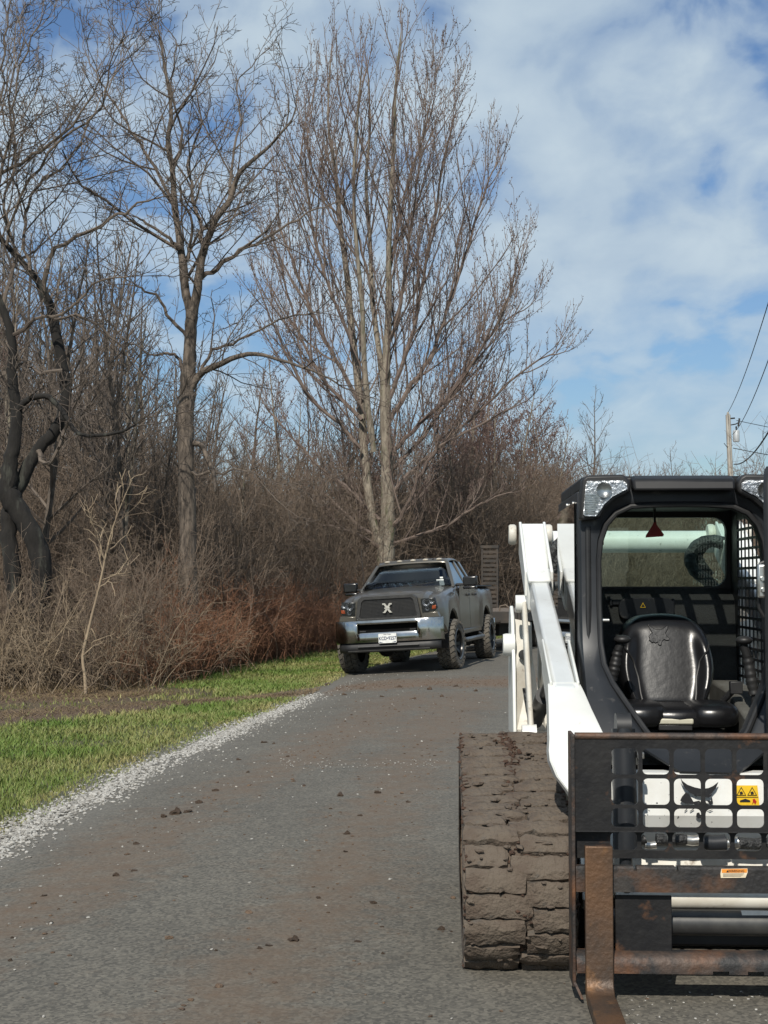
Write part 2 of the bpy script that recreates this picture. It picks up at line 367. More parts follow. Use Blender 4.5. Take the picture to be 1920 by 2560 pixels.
# ---------------------------------------------------------------- stones and clods
PHI = (1+5**.5)/2
ICO_V = np.array([(-1, PHI, 0), (1, PHI, 0), (-1, -PHI, 0), (1, -PHI, 0), (0, -1, PHI), (0, 1, PHI), (0, -1, -PHI), (0, 1, -PHI), (PHI, 0, -1), (PHI, 0, 1), (-PHI, 0, -1), (-PHI, 0, 1)])/1.9
ICO_F = np.array([(0, 11, 5), (0, 5, 1), (0, 1, 7), (0, 7, 10), (0, 10, 11), (1, 5, 9), (5, 11, 4), (11, 10, 2), (10, 7, 6), (7, 1, 8), (3, 9, 4), (3, 4, 2), (3, 2, 6), (3, 6, 8), (3, 8, 9), (4, 9, 5), (2, 4, 11), (6, 2, 10), (8, 6, 7), (9, 8, 1)])
def stones(name, XYZ, S, mat, flat=.6, smooth=False):
    n = len(XYZ); V = np.repeat(ICO_V[None], n, 0)*rng.uniform(.6, 1.25, (n, 12, 1))*rng.uniform(.65, 1.2, (n, 1, 3))*np.array([1, 1, flat])
    a = rng.uniform(0, 6.28, n); c, s = np.cos(a)[:, None], np.sin(a)[:, None]
    V = np.stack([V[..., 0]*c-V[..., 1]*s, V[..., 0]*s+V[..., 1]*c, V[..., 2]], -1)
    V = V*S[:, None, None]+XYZ[:, None, :]
    F = (ICO_F[None]+np.arange(n)[:, None, None]*12).reshape(-1, 3)
    me = mesh_np(name, V.reshape(-1, 3), [F], smooth=smooth, attr={'rnd': np.repeat(rng.uniform(0, 1, n), 12)})
    return link(name, me, mat=mat)
M_gravel = pm('limestone_gravel', (.22, .208, .185), .9, c2=(.13, .118, .1), scale=30, lo=.45, hi=.7, attrmix=('rnd', (.42, .405, .37)), bump=.3, bscale=60)
def gravel():
    n = 11000; t = rng.uniform(0, 1, n)**1.15; Y = 5.5+t*16.5
    w = np.where(Y < 14, .17, .17-.004*(Y-14)); dens = np.clip((23-Y)/5, .15, 1)
    u = rng.normal(0, 1, n)*w*.85-.05+(vnoise(Y, Y*0, .8, 2)-.5)*.12
    k = rng.uniform(0, 1, n) < dens*np.where(vnoise(u*2, Y, 1.2, 6) > .25, 1, .5); Y, u = Y[k], u[k]
    X = edge(Y)+u; S = rng.uniform(.007, .019, len(Y))*np.where(rng.uniform(0, 1, len(Y)) > .93, 1.35, 1)
    Z = zf(X, Y)+S*.25
    # stray stones on the asphalt and a thin line of chips across the road
    m = 500; Y2 = rng.uniform(4.2, 26, m); u2 = .1+rng.exponential(.5, m); X2 = edge(Y2)+u2
    g1 = [gp(x, 1912+rng.normal(0, 7)) for x in rng.uniform(700, 1130, 110)]
    m3 = 110; Y3 = rng.uniform(4.3, 20, m3); X3 = edge(Y3)+rng.uniform(.2, 4.6, m3)
    g4 = [gp(rng.uniform(1560, 1940), rng.uniform(2480, 2600)) for _ in range(60)]
    XX = np.concatenate([X, X2, [g.x for g in g1], X3, [g.x for g in g4]]); YY = np.concatenate([Y, Y2, [g.y for g in g1], Y3, [g.y for g in g4]])
    SS = np.concatenate([S, rng.uniform(.004, .013, m), rng.uniform(.004, .010, len(g1)), rng.uniform(.004, .012, m3), rng.uniform(.003, .007, len(g4))])
    ZZ = np.concatenate([Z, zf(X2, Y2)+.003, np.zeros(len(g1))+.003, zf(X3, Y3)+.002, np.zeros(len(g4))+.002])
    o = stones('gravel', np.stack([XX, YY, ZZ], -1), SS, M_gravel)
    tag(o, 'white crushed stone strip along the road edge beside the grass', 'gravel', kind='stuff')
gravel()
M_clod = pm('dried_mud_clod', (.145, .096, .062), 1, c2=(.065, .042, .028), scale=25, lo=.4, hi=.65, bump=1, bscale=60)
import bmesh
def clod_mesh(k):
    r = np.random.default_rng(100+k); bm = bmesh.new(); bmesh.ops.create_icosphere(bm, subdivisions=2, radius=1)
    off = r.uniform(-9, 9, 3)
    from mathutils import noise
    for v in bm.verts:
        d = noise.fractal(Vector(v.co)*1.3+Vector(off), 1, 2, 4); v.co *= (1+.85*d); v.co.z = v.co.z*.7+.12
    me = bpy.data.meshes.new('mud_clod'); bm.to_mesh(me); bm.free(); me.materials.append(M_clod); return me
CLODS = [clod_mesh(k) for k in range(5)]
spots = [(290, 2190, 16), (335, 2178, 13), (735, 2352, 30), (672, 2365, 14), (650, 2372, 12), (850, 1990, 17), (826, 2023, 10), (868, 2085, 15), (864, 2130, 13), (945, 1983, 15), (1104, 2325, 17), (932, 2258, 14), (440, 2035, 26), (470, 2030, 20), (410, 2043, 16), (497, 2008, 15), (538, 1978, 13), (340, 2110, 14), (660, 1857, 11), (597, 1900, 12), (685, 1860, 9), (795, 2245, 11), (128, 2307, 10), (110, 2240, 12), (25, 2402, 10), (30, 2345, 9), (895, 2355, 14), (957, 2385, 9), (1020, 2006, 11), (540, 2377, 8), (760, 1965, 9), (770, 1700, 13), (820, 1712, 14), (905, 1722, 12), (1000, 1718, 13), (1075, 1724, 12), (1140, 1716, 12), (1190, 1728, 10), (955, 1742, 9), (1035, 1748, 10), (860, 1738, 10), (725, 1755, 9), (1105, 1742, 10), (955, 2318, 8), (1128, 2330, 7), (720, 1892, 9), (900, 2040, 9), (620, 1931, 9)]
for i, (x, y, s) in enumerate(spots):
    g = gp(x, y); o = link('mud_clod', CLODS[i % 5]); w = s*.5*g.y/FPX
    o.location = (g.x, g.y, g.z); o.scale = (w*random.uniform(.9, 1.3), w*random.uniform(.9, 1.5), w*random.uniform(.8, 1.15)); o.rotation_euler = (0, 0, random.uniform(0, 6))
    tag(o, 'brown clod of dried mud lying on the grey asphalt road', 'mud clod', 'mud clods dropped on the road')
def crumbs():
    P = []
    for k, (poly, n) in enumerate(zip(ROAD_MUD, (480, 430, 2200))):
        A = np.array(poly); L_ = np.cumsum(np.r_[0, np.hypot(*np.diff(A[:, :2], axis=0).T)]); t = rng.uniform(0, L_[-1], n)
        x = np.interp(t, L_, A[:, 0])+rng.normal(0, .22+.15*(k == 2), n); y = np.interp(t, L_, A[:, 1])+rng.normal(0, .2+.5*(k == 2), n); P.append(np.stack([x, y], 1))
    P.append(np.stack([rng.uniform(-2, 1.2, 250), rng.uniform(4.5, 20, 250)], 1))
    P = np.concatenate(P); P = P[(P[:, 0] > edge(P[:, 1])+.1)]
    S = rng.exponential(.0042, len(P))+.003; S = np.clip(S, 0, .024)
    o = stones('mud_crumbs', np.stack([P[:, 0], P[:, 1], zf(P[:, 0], P[:, 1])+S*.15], -1), S, M_clod, flat=.5)
    tag(o, 'small brown mud crumbs scattered along the wheel tracks on the road', 'mud', kind='stuff')
crumbs()
# ---------------------------------------------------------------- grass
def grass():
    n = 230000
    Y = 5+40*rng.uniform(0, 1, n)**1.7; X = edge(Y)-.12-rng.uniform(0, 1, n)**1.1*(5.2)
    k = (~is_brush(X, Y-.5)) & (np.abs(X/Y) < .33); X, Y = X[k], Y[k]
    nz = vnoise(X, Y, 2.5, 3)*.8+vnoise(X, Y, 7, 4)*.5
    md = np.zeros_like(X)
    for P in VERGE_MUD: md = np.maximum(md, np.clip(2.05-segdist(X, Y, P)*.9+(nz-.65)*.9, 0, 1))
    u = edge(Y)-X
    keep = np.clip(1.05-md*1.15, .02, 1)*np.clip((u-.05)/.45+.15*(nz-.6), .06, 1)*np.where(vnoise(X, Y, 1.1, 9) > .2, 1, .5)
    k = rng.uniform(0, 1, len(X)) < keep; X, Y, md, u = X[k], Y[k], md[k], u[k]; n = len(X)
    H = rng.uniform(.03, .085, n)*(.75+.5*vnoise(X, Y, .8, 5))*np.clip(u/.6, .5, 1); W = rng.uniform(.003, .006, n)*np.clip(Y/11, 1, 2.2)
    a = rng.uniform(0, 6.28, n); ln = rng.uniform(.2, 1.1, n)*H; b = rng.uniform(0, 6.28, n)
    Z = zf(X, Y)-.004
    cx, sx = np.cos(a)*W, np.sin(a)*W
    B1 = np.stack([X-cx, Y-sx, Z], -1); B2 = np.stack([X+cx, Y+sx, Z], -1)
    Mi = np.stack([X+np.cos(b)*ln*.35, Y+np.sin(b)*ln*.35, Z+H*.65], -1); T = np.stack([X+np.cos(b)*ln, Y+np.sin(b)*ln, Z+H], -1)
    M1 = Mi-np.stack([cx, sx, 0*cx], -1)*.7; M2 = Mi+np.stack([cx, sx, 0*cx], -1)*.7
    V = np.stack([B1, B2, M2, M1, T], 1).reshape(-1, 3); i0 = np.arange(n)[:, None]*5
    dry = np.clip(rng.uniform(0, 1, n)*.55+vnoise(X, Y, 1.3, 11)*.8-.35+md*.4+.25*(u < .5), 0, 1)
    me = mesh_np('grass', V, [i0+np.array([[0, 1, 2, 3]]), i0+np.array([[3, 2, 4]])], attr={'dry': np.repeat(dry, 5), 'rnd': np.repeat(rng.uniform(0, 1, n), 5)})
    m_ = pm('grass_blades', (.085, .15, .024), .6, c2=(.12, .18, .034), scale=1.5, lo=.35, hi=.7, attrmix=('dry', (.25, .22, .09)), spec=.3)
    o = link('grass', me, mat=m_); tag(o, 'short green spring grass on the verge between gravel and brush', 'grass', kind='stuff')
grass()
# ================================================================ trees and brush
def bark(name, a, b, c=None, bump=.9, bs=18): return pm(name, a, .95, c2=b, scale=15, lo=.38, hi=.62, c3=c, s3=4, lo3=.56, hi3=.66, bump=bump, bscale=bs, stretch=(1, 1, .22))
M_bark_oak = bark('grey_brown_bark', (.15, .12, .094), (.04, .032, .026), (.085, .07, .055))
M_bark_dark = bark('dark_shaded_bark', (.015, .013, .011), (.008, .007, .006), (.045, .046, .037))  # dark bark, its colour lowered further to hold the shade of surrounding branches
M_bark_pale = bark('pale_smooth_bark', (.26, .225, .175), (.13, .108, .084), (.085, .09, .045), bump=.5)
M_twig_grey = pm('grey_twigs', (.135, .108, .086), .9, c2=(.08, .062, .05), scale=1.2)
M_twig_pale = pm('pale_maple_twigs', (.17, .13, .106), .9, c2=(.105, .076, .064), scale=1.0)
M_twig_red = pm('reddish_twigs', (.17, .112, .09), .9, c2=(.115, .078, .06), scale=.9)
M_bud = pm('red_buds', (.105, .062, .054), .85, c2=(.08, .052, .045), scale=3)
M_brush_red = pm('red_brown_canes', (.3, .145, .08), .9, c2=(.17, .084, .05), scale=1.3, c3=(.22, .15, .07), s3=.8, lo3=.55, hi3=.7)
M_brush_tan = pm('tan_dead_canes', (.31, .24, .16), .9, c2=(.17, .125, .085), scale=1.5)
M_brush_grey = pm('grey_brown_canes', (.2, .15, .11), .9, c2=(.125, .092, .066), scale=1.4)
M_deadgrass = pm('dead_grass', (.2, .145, .08), .95, c2=(.12, .082, .046), scale=2)
tr = np.random.default_rng(21)
def unit(v):
    v = np.asarray(v, float); return v/(np.linalg.norm(v)+1e-9)
class Tree:
    def __init__(s): s.trunk = Tubes(); s.crown = Tubes(); s.tips = []; s.n = 0
def perp(d, ang, az):
    d = unit(d); a = unit(np.cross(d, [.31, .77, .55])); b = np.cross(d, a)
    return unit(d*math.cos(ang)+(a*math.cos(az)+b*math.sin(az))*math.sin(ang))
def polyline(p, d, L, r, n, wig, up, rend, rg):
    p = np.array(p, float); d = unit(d); P = [p.copy()]; st = L/n
    for i in range(n):
        d = unit(d+rg.normal(0, wig, 3)+np.array([0, 0, up])); p = p+d*st; P.append(p.copy())
    return np.array(P), np.linspace(r, rend, n+1)
def spawn(T, P, Rd, lev, Q, rg, L=None):
    if L is None: L = np.linalg.norm(np.diff(P, axis=0), axis=1).sum()
    den = Q['den'][lev-1]; n = max(0, int(L*den+rg.uniform(0, 1))); t0 = Q['t0'][lev-1]
    k = len(P)-1; az = rg.uniform(0, 6.28)
    for i in range(n):
        t = t0+(1-t0)*((i+rg.uniform(.1, .9))/n); f = t*k; j = min(int(f), k-1); f -= j
        p = P[j]*(1-f)+P[j+1]*f; d = P[j+1]-P[j]; rr = Rd[j]*(1-f)+Rd[j+1]*f
        az += 2.4+rg.normal(0, .5); a = R(rg.uniform(*Q['ang'][lev-1]))
        cl = max(Q['lmin'], min(Q['lmax'][lev-1], L*Q['ratio'][lev-1]*(1.15-.75*t)))*rg.uniform(.7, 1.25)
        cr = max(Q['rmin'], min(rr*.62, Q['r'][lev-1]*cl))
        dd = perp(d, a, az); dd[1] *= Q.get('flat', 1); dd = unit(dd+np.array([0, 0, Q['lift'][lev-1]]))
        branch(T, p, dd, cl, cr, lev, Q, rg)
def branch(T, p, d, L, r, lev, Q, rg):
    n = Q['seg'][lev-1]; rend = max(Q['rmin']*.8, r*.35) if lev < Q['max'] else Q['rmin']*.7
    P, Rd = polyline(p, d, L, r, n, Q['wig'][lev-1], Q['up'][lev-1], rend, rg)
    T.crown.add(P, Rd, 5 if r > .03 else (4 if r > .014 else 3)); T.n += 1
    if lev < Q['max']: spawn(T, P, Rd, lev+1, Q, rg, L)
    if lev >= Q['max']-1: T.tips.append((P[-1], P[-1]-P[-2])); T.tips.append((P[len(P)//2], P[-1]-P[-2]))
def catmull(P, m=4):
    P = np.array(P, float); Q = []
    E_ = np.vstack([2*P[0]-P[1], P, 2*P[-1]-P[-2]])
    for i in range(len(P)-1):
        a, b, c, d = E_[i:i+4]
        for k in range(m):
            t = k/m; Q.append(.5*((2*b)+(-a+c)*t+(2*a-5*b+4*c-d)*t*t+(-a+3*b-3*c+d)*t**3))
    Q.append(P[-1]); return np.array(Q)
def limb(T, pts, Y0, slope, rg, thick=True, jit=.02, base_z=None):
    """pts: photo px (x, y, half width px); the limb leaves the plane Y0 with 'slope' metres of depth per metre of run"""
    A = []; run = 0; last = None
    for (x, y, w) in pts:
        Yc = Y0+run*slope; q = atY(x, y, Yc)
        if last is not None: run += (q-last).length; Yc = Y0+run*slope; q = atY(x, y, Yc)
        last = q; A.append((q.x, q.y, q.z, w/FPX*Yc))
    if base_z is not None: A[0] = (A[0][0], A[0][1], base_z, A[0][3])
    C = catmull(A, 4); C[1:-1, :3] += rg.normal(0, jit, (len(C)-2, 3))*np.clip(C[1:-1, 3:4]*3, .2, .5)
    if not thick: C[1:-1, :3] += rg.normal(0, .022, (len(C)-2, 3))
    P, Rd = C[:, :3], np.maximum(C[:, 3]*(1 if thick else .85), .004)
    (T.trunk if thick else T.crown).add(P, Rd, 10 if Rd[0] > .08 else 6)
    return P, Rd
def tipout(T, P, Rd, Q, rg, n=3, L=(.9, 1.9)):
    for k in range(n):
        branch(T, P[-1-(k == 2)], perp(P[-1]-P[-2], R(rg.uniform(6, 32)), rg.uniform(0, 6.28)), rg.uniform(*L), max(Q['rmin'], Rd[-1]*.75), 1, Q, rg)
def finish(T, name, label, cat, mb, mt, mbud=None, nb=0, bs=.02, rg=tr, group=None, origin=None):
    V, F = T.trunk.arrays(); o0 = origin if origin is not None else V[np.argmin(V[:, 2])]
    o0 = np.array(o0)
    root = empty(name, o0)
    V2, F2 = T.crown.arrays()
    link('trunk', mesh_np('trunk', V-o0, [F]), root, mb); link('crown', mesh_np('crown', V2-o0, [F2], smooth=False), root, mt)
    if nb and T.tips: link('buds', buds_mesh(T.tips, nb, bs, o0, rg), root, mbud)
    tag(root, label, cat, group); return root
OCT_V = np.array([(1, 0, 0), (0, 1, 0), (-1, 0, 0), (0, -1, 0), (0, 0, 1.5), (0, 0, -1.2)]); OCT_F = np.array([(0, 1, 4), (1, 2, 4), (2, 3, 4), (3, 0, 4), (1, 0, 5), (2, 1, 5), (3, 2, 5), (0, 3, 5)])
def buds_mesh(tips, nb, bs, o0, rg):
    C = np.array([t[0] for t in tips]); D = np.array([unit(t[1]) for t in tips])
    k = rg.integers(0, len(C), nb); P = C[k]-D[k]*rg.uniform(0, .35, (nb, 1))+rg.normal(0, .012, (nb, 3)); S = rg.uniform(.5, 1.15, nb)*bs
    V = OCT_V[None]*S[:, None, None]+(P-o0)[:, None, :]; F = (OCT_F[None]+np.arange(nb)[:, None, None]*6).reshape(-1, 3)
    return mesh_np('buds', V.reshape(-1, 3), [F], smooth=False)
Q_OAK = dict(max=4, seg=[6, 5, 4, 3], wig=[.17, .22, .26, .3], up=[.07, .06, .05, .03], den=[2.5, 3.4, 4.2, 4.4], t0=[.1, .15, .15, .15], ang=[(35, 65), (35, 65), (35, 65), (35, 65)], ratio=[.5, .5, .5, .5], lmax=[3.0, 1.5, .8, .42], lmin=.14, r=[.011, .010, .010, .01], rmin=.0055, lift=[.12, .08, .05, .02])
Q_MAPLE = dict(max=3, seg=[7, 5, 3], wig=[.07, .1, .14], up=[.13, .12, .1], den=[2.3, 3.3, 4.0], t0=[.08, .1, .1], ang=[(22, 48), (22, 48), (25, 55)], ratio=[.5, .42, .4], lmax=[3.0, 1.4, .6], lmin=.16, r=[.0085, .008, .009], rmin=.006, lift=[.28, .22, .15])
# ---- the tall forked tree in the thicket (left of the truck)
def oak():
    T = Tree(); rg = np.random.default_rng(5); Y = 27.0; gz = float(zf(-3.7, 27))-.1
    L_ = [([(472, 1640, 27), (470, 1480, 24), (469, 1300, 21), (466, 1150, 20), (468, 1000, 19), (470, 930, 18), (476, 850, 15), (479, 775, 15)], 0, True),
          ([(478, 790, 12), (463, 720, 11), (452, 620, 9), (437, 520, 8), (432, 430, 7), (420, 360, 6), (428, 270, 5), (412, 170, 3.5), (398, 80, 2)], .1, True),
          ([(482, 790, 12), (497, 700, 11), (508, 630, 10), (540, 550, 8), (575, 500, 7), (600, 430, 6), (670, 370, 4), (730, 300, 2.5)], -.12, True),
          ([(497, 700, 8), (540, 670, 6), (600, 625, 5), (680, 590, 4), (770, 530, 2.5), (860, 500, 1.5)], -.3, False),
          ([(437, 520, 6), (385, 420, 5), (330, 330, 4), (270, 240, 3), (225, 160, 2)], .3, False),
          ([(432, 430, 5), (455, 330, 4), (425, 215, 3), (440, 120, 2), (400, 45, 1.2)], -.2, False),
          ([(508, 630, 7), (500, 560, 6), (480, 480, 5), (470, 400, 4), (500, 310, 3), (485, 200, 2)], .3, False),
          ([(575, 500, 5), (580, 400, 4), (600, 300, 3), (590, 210, 2), (640, 150, 1.5)], .25, False),
          ([(478, 970, 10), (500, 935, 9), (540, 915, 8), (620, 885, 6), (700, 900, 4.5), (800, 935, 3), (860, 970, 2)], -.25, True),
          ([(500, 935, 6), (530, 880, 5), (600, 850, 4), (700, 800, 3), (790, 780, 2)], .2, False),
          ([(468, 960, 6), (445, 900, 5), (420, 885, 4.5), (370, 880, 3), (310, 850, 2)], .3, False),
          ([(474, 860, 6), (430, 800, 5), (390, 740, 4), (340, 715, 2.5)], -.3, False),
          ([(484, 1108, 8), (505, 1115, 7), (520, 1150, 6.5), (535, 1185, 5), (538, 1230, 3)], -.5, True),
          ([(466, 1180, 6), (520, 1185, 4), (590, 1175, 3), (640, 1185, 2)], -.4, False),
          ([(455, 620, 6), (420, 600, 5), (370, 560, 4), (330, 540, 2)], -.3, False),
          ([(463, 720, 6), (470, 640, 5), (480, 560, 4), (450, 480, 3), (500, 400, 2)], -.5, False)]
    for i, (p, sl, th) in enumerate(L_):
        P, Rd = limb(T, p, Y, sl, rg, th, base_z=gz if i == 0 else None)
        if i == 12: continue
        if i == 0: P, Rd = P[-9:], Rd[-9:]*.6
        spawn(T, P, Rd, 1 if i else 2, Q_OAK, rg)
        if i: tipout(T, P, Rd, Q_OAK, rg)
    print('oak', T.n)
    finish(T, 'forked_tree', 'tall bare tree with one forked trunk rising from the red-brown thicket', 'tree', M_bark_oak, M_twig_grey, origin=(-3.7, 27, gz))
oak()
# ---- the dark twin tree with the leaning trunk
def dark_tree():
    T = Tree(); rg = np.random.default_rng(9); Y = 24.3; gz = float(zf(-5.9, 24.3))-.1
    L_ = [([(98, 1660, 26), (98, 1538, 24), (104, 1411, 25), (79, 1332, 24), (41, 1269, 25), (19, 1221, 24), (27, 1158, 20), (38, 1095, 16), (41, 1031, 14), (30, 950, 12), (28, 839, 11), (6, 770, 9), (-30, 680, 7)], 0, True),
          ([(35, 1660, 24), (38, 1540, 22), (30, 1420, 22), (20, 1320, 20), (30, 1250, 20), (55, 1200, 18), (95, 1126, 16), (149, 1060, 15), (165, 980, 14), (156, 926, 14), (133, 799, 13), (110, 729, 11), (75, 677, 8), (17, 613, 7), (-60, 540, 5)], .05, True),
          ([(110, 729, 7), (139, 625, 6), (255, 567, 5), (330, 520, 3.5), (405, 492, 2)], -.25, False),
          ([(41, 1031, 9), (70, 1000, 8), (115, 990, 7), (150, 1020, 6), (200, 1085, 5), (290, 1083, 4), (340, 1060, 2)], -.5, True),
          ([(75, 677, 5), (60, 560, 4.5), (95, 470, 4), (170, 400, 3), (230, 300, 2.5), (300, 170, 1.5)], .3, False),
          ([(17, 613, 5), (40, 520, 4), (120, 380, 4), (240, 290, 3), (270, 180, 2.5), (310, 90, 1.5)], -.35, False),
          ([(6, 770, 6), (40, 640, 5), (10, 520, 4), (40, 380, 4), (20, 250, 3), (60, 100, 2)], .35, False),
          ([(-30, 680, 6), (-20, 500, 5), (30, 340, 4), (40, 200, 3), (100, 60, 2)], -.2, False),
          ([(-60, 540, 5), (-30, 380, 4), (0, 240, 3), (10, 100, 3), (40, -40, 2)], .2, False),
          ([(-40, 460, 6), (60, 405, 5), (140, 355, 4), (220, 260, 3), (260, 180, 2)], -.5, False),
          ([(28, 839, 6), (90, 800, 5), (170, 770, 4), (250, 700, 3), (330, 690, 2)], -.4, False),
          ([(133, 799, 5), (200, 790, 4), (280, 840, 3), (330, 900, 2)], .4, False),
          ([(156, 926, 6), (100, 930, 5), (60, 910, 4), (20, 930, 3)], .3, False),
          ([(95, 1126, 8), (120, 1160, 6), (150, 1110, 5), (170, 1060, 4)], -.4, False)]
    for i, (p, sl, th) in enumerate(L_):
        P, Rd = limb(T, p, Y, sl, rg, th, base_z=gz if i < 2 else None, jit=.03)
        if i < 2: P, Rd = P[-22:], Rd[-22:]*.6
        spawn(T, P, Rd, 1 if i > 1 else 2, Q_OAK, rg)
        if i > 1: tipout(T, P, Rd, Q_OAK, rg)
    print('dark', T.n)
    finish(T, 'leaning_tree', 'dark gnarled tree with two leaning trunks at the edge of the thicket', 'tree', M_bark_dark, M_twig_grey, origin=(-5.9, 24.3, gz))
dark_tree()
# ---- the fan-shaped budding tree behind the truck
def maple():
    T = Tree(); rg = np.random.default_rng(12); Y = 40.; gz = float(zf(.1, 40))-.1
    L_ = [([(962, 1480, 24), (965, 1380, 21), (970, 1290, 18), (968, 1200, 16), (965, 1100, 15), (962, 1000, 14), (965, 920, 12), (968, 850, 10), (972, 740, 8), (972, 620, 7), (978, 480, 6), (985, 340, 5), (990, 200, 3), (1003, 80, 1.5)], 0, True),
          ([(955, 1380, 12), (930, 1290, 11), (915, 1180, 11), (905, 1050, 10), (893, 940, 10), (880, 830, 9), (868, 700, 8), (850, 560, 6), (838, 420, 5), (820, 300, 3), (828, 130, 1.5)], .12, True),
          ([(935, 1130, 8), (920, 1020, 8), (910, 900, 7), (905, 760, 6), (890, 600, 5), (885, 430, 4), (895, 280, 3), (905, 160, 1.5)], -.1, True),
          ([(958, 960, 8), (945, 860, 7), (930, 740, 6), (925, 600, 5), (915, 460, 4), (925, 320, 3), (920, 190, 1.5)], .15, True),
          ([(972, 1000, 8), (1010, 900, 7), (1040, 800, 6), (1060, 680, 5), (1085, 540, 4), (1110, 400, 3), (1140, 280, 1.5)], -.1, False),
          ([(975, 1050, 8), (1030, 960, 7), (1090, 870, 6), (1130, 740, 5), (1175, 600, 4), (1215, 470, 3), (1245, 400, 1.5)], .15, False),
          ([(978, 1130, 7), (1050, 1060, 6), (1130, 980, 5), (1210, 860, 4), (1270, 740, 3), (1300, 620, 1.5)], -.2, False),
          ([(980, 1230, 7), (1040, 1170, 6), (1110, 1110, 5), (1220, 1010, 4), (1330, 910, 3), (1410, 880, 1.5)], .1, False),
          ([(972, 1330, 7), (1010, 1280, 6), (1045, 1200, 5), (1100, 1120, 4), (1200, 1060, 3), (1320, 1000, 1.5)], -.35, False),
          ([(900, 1120, 7), (850, 1060, 6), (780, 1000, 5), (720, 900, 4), (680, 800, 3), (640, 700, 1.5)], -.2, False),
          ([(895, 1000, 7), (840, 900, 6), (790, 800, 5), (740, 680, 4), (700, 560, 3), (690, 420, 1.5)], .15, False),
          ([(880, 860, 6), (830, 740, 5), (790, 620, 4), (770, 500, 3.5), (750, 380, 2.5), (790, 200, 1.5)], -.1, False),
          ([(950, 1300, 6), (880, 1230, 5), (800, 1170, 4), (720, 1080, 3), (660, 1010, 1.5)], .2, False),
          ([(955, 1375, 6), (900, 1340, 5), (800, 1310, 4), (700, 1290, 3), (620, 1310, 1.5)], -.4, False),
          ([(952, 1350, 6), (880, 1300, 5), (820, 1240, 4), (760, 1220, 3)], .3, False),
          ([(975, 1360, 6), (1040, 1340, 5), (1120, 1310, 4), (1200, 1260, 3), (1280, 1230, 1.5)], -.4, False),
          ([(966, 880, 6), (1000, 760, 5), (1020, 620, 4), (1040, 460, 3), (1060, 330, 2), (1070, 200, 1.2)], -.25, False),
          ([(972, 700, 5), (1000, 560, 4), (1030, 420, 3), (1080, 280, 2), (1095, 150, 1.2)], .2, False),
          ([(850, 560, 4), (800, 470, 3), (770, 360, 2.5), (760, 230, 1.2)], .2, False),
          ([(930, 740, 4), (900, 600, 4), (850, 480, 3), (840, 340, 2), (860, 220, 1.2)], -.2, False),
          ([(975, 1180, 6), (1060, 1090, 5), (1150, 960, 4), (1240, 820, 3), (1330, 760, 1.3)], .35, False),
          ([(905, 1050, 6), (820, 960, 5), (750, 840, 4), (710, 700, 3), (680, 580, 1.4)], .4, False)]
    for i, (p, sl, th) in enumerate(L_):
        P, Rd = limb(T, p, Y, sl, rg, th, base_z=gz if i == 0 else None)
        if i == 0: P, Rd = P[14:], Rd[14:]
        spawn(T, P, Rd, 1, dict(Q_MAPLE, den=[1.35, 2.4, 3.2]) if i < 4 else dict(Q_MAPLE, den=[2.9, 3.3, 4.0]), rg)
        tipout(T, P, Rd, Q_MAPLE, rg, 2, (.6, 1.3))
    print('maple', T.n, len(T.tips))
    finish(T, 'budding_tree', 'tall fan-shaped bare tree with reddish buds standing behind the pickup truck', 'tree', M_bark_pale, M_twig_pale, M_bud, 20000, .016, rg, origin=(.1, 40, gz))
maple()
# ---- background trees: a few kinds, copied
def wild_tree(H, r0, nl, Q, seed, spread, fork=.35, name='tree', mb=None, mt=None, nb=0, lean=.03):
    T = Tree(); rg = np.random.default_rng(seed)
    P, Rd = polyline((0, 0, -.15), (rg.normal(0, lean), rg.normal(0, lean), 1), H*.93, r0, 16, .035, .03, .01, rg)
    T.trunk.add(P, Rd, 7)
    for i in range(nl):
        t = fork+(1-fork)*(i+rg.uniform(.1, .9))/nl*.97; f = t*16; j = min(int(f), 15)
        az = i*2.4+rg.normal(0, .4); L = H*spread*(1.1-t*.85)*rg.uniform(.7, 1.2)
        d = unit([math.cos(az), math.sin(az), rg.uniform(.55, 1.3)])
        Pb, Rb = polyline(P[j]+(P[j+1]-P[j])*(f-j), d, L, max(.012, Rd[j]*.5), 7, .09, .1, .007, rg)
        T.crown.add(Pb, Rb, 4); spawn(T, Pb, Rb, 1, Q, rg)
    V, F = T.trunk.arrays(); V2, F2 = T.crown.arrays()
    a = mesh_np('trunk', V, [F]); a.materials.append(mb); b = mesh_np('crown', V2, [F2], smooth=False); b.materials.append(mt)
    c = None
    if nb: c = buds_mesh(T.tips, nb, .02, np.zeros(3), rg); c.materials.append(M_bud)
    print('wild', seed, T.n); return a, b, c
Q_WILD = dict(max=3, seg=[5, 4, 3], wig=[.12, .16, .2], up=[.1, .09, .06], den=[3.0, 3.6, 4.2], t0=[.08, .1, .1], ang=[(25, 55), (28, 58), (30, 60)], ratio=[.5, .45, .45], lmax=[1.9, .85, .4], lmin=.15, r=[.009, .008, .008], rmin=.0058, lift=[.22, .15, .1])
Q_POLE = dict(Q_WILD, den=[2.6, 3.2, 3.6], lmax=[1.3, .7, .35])
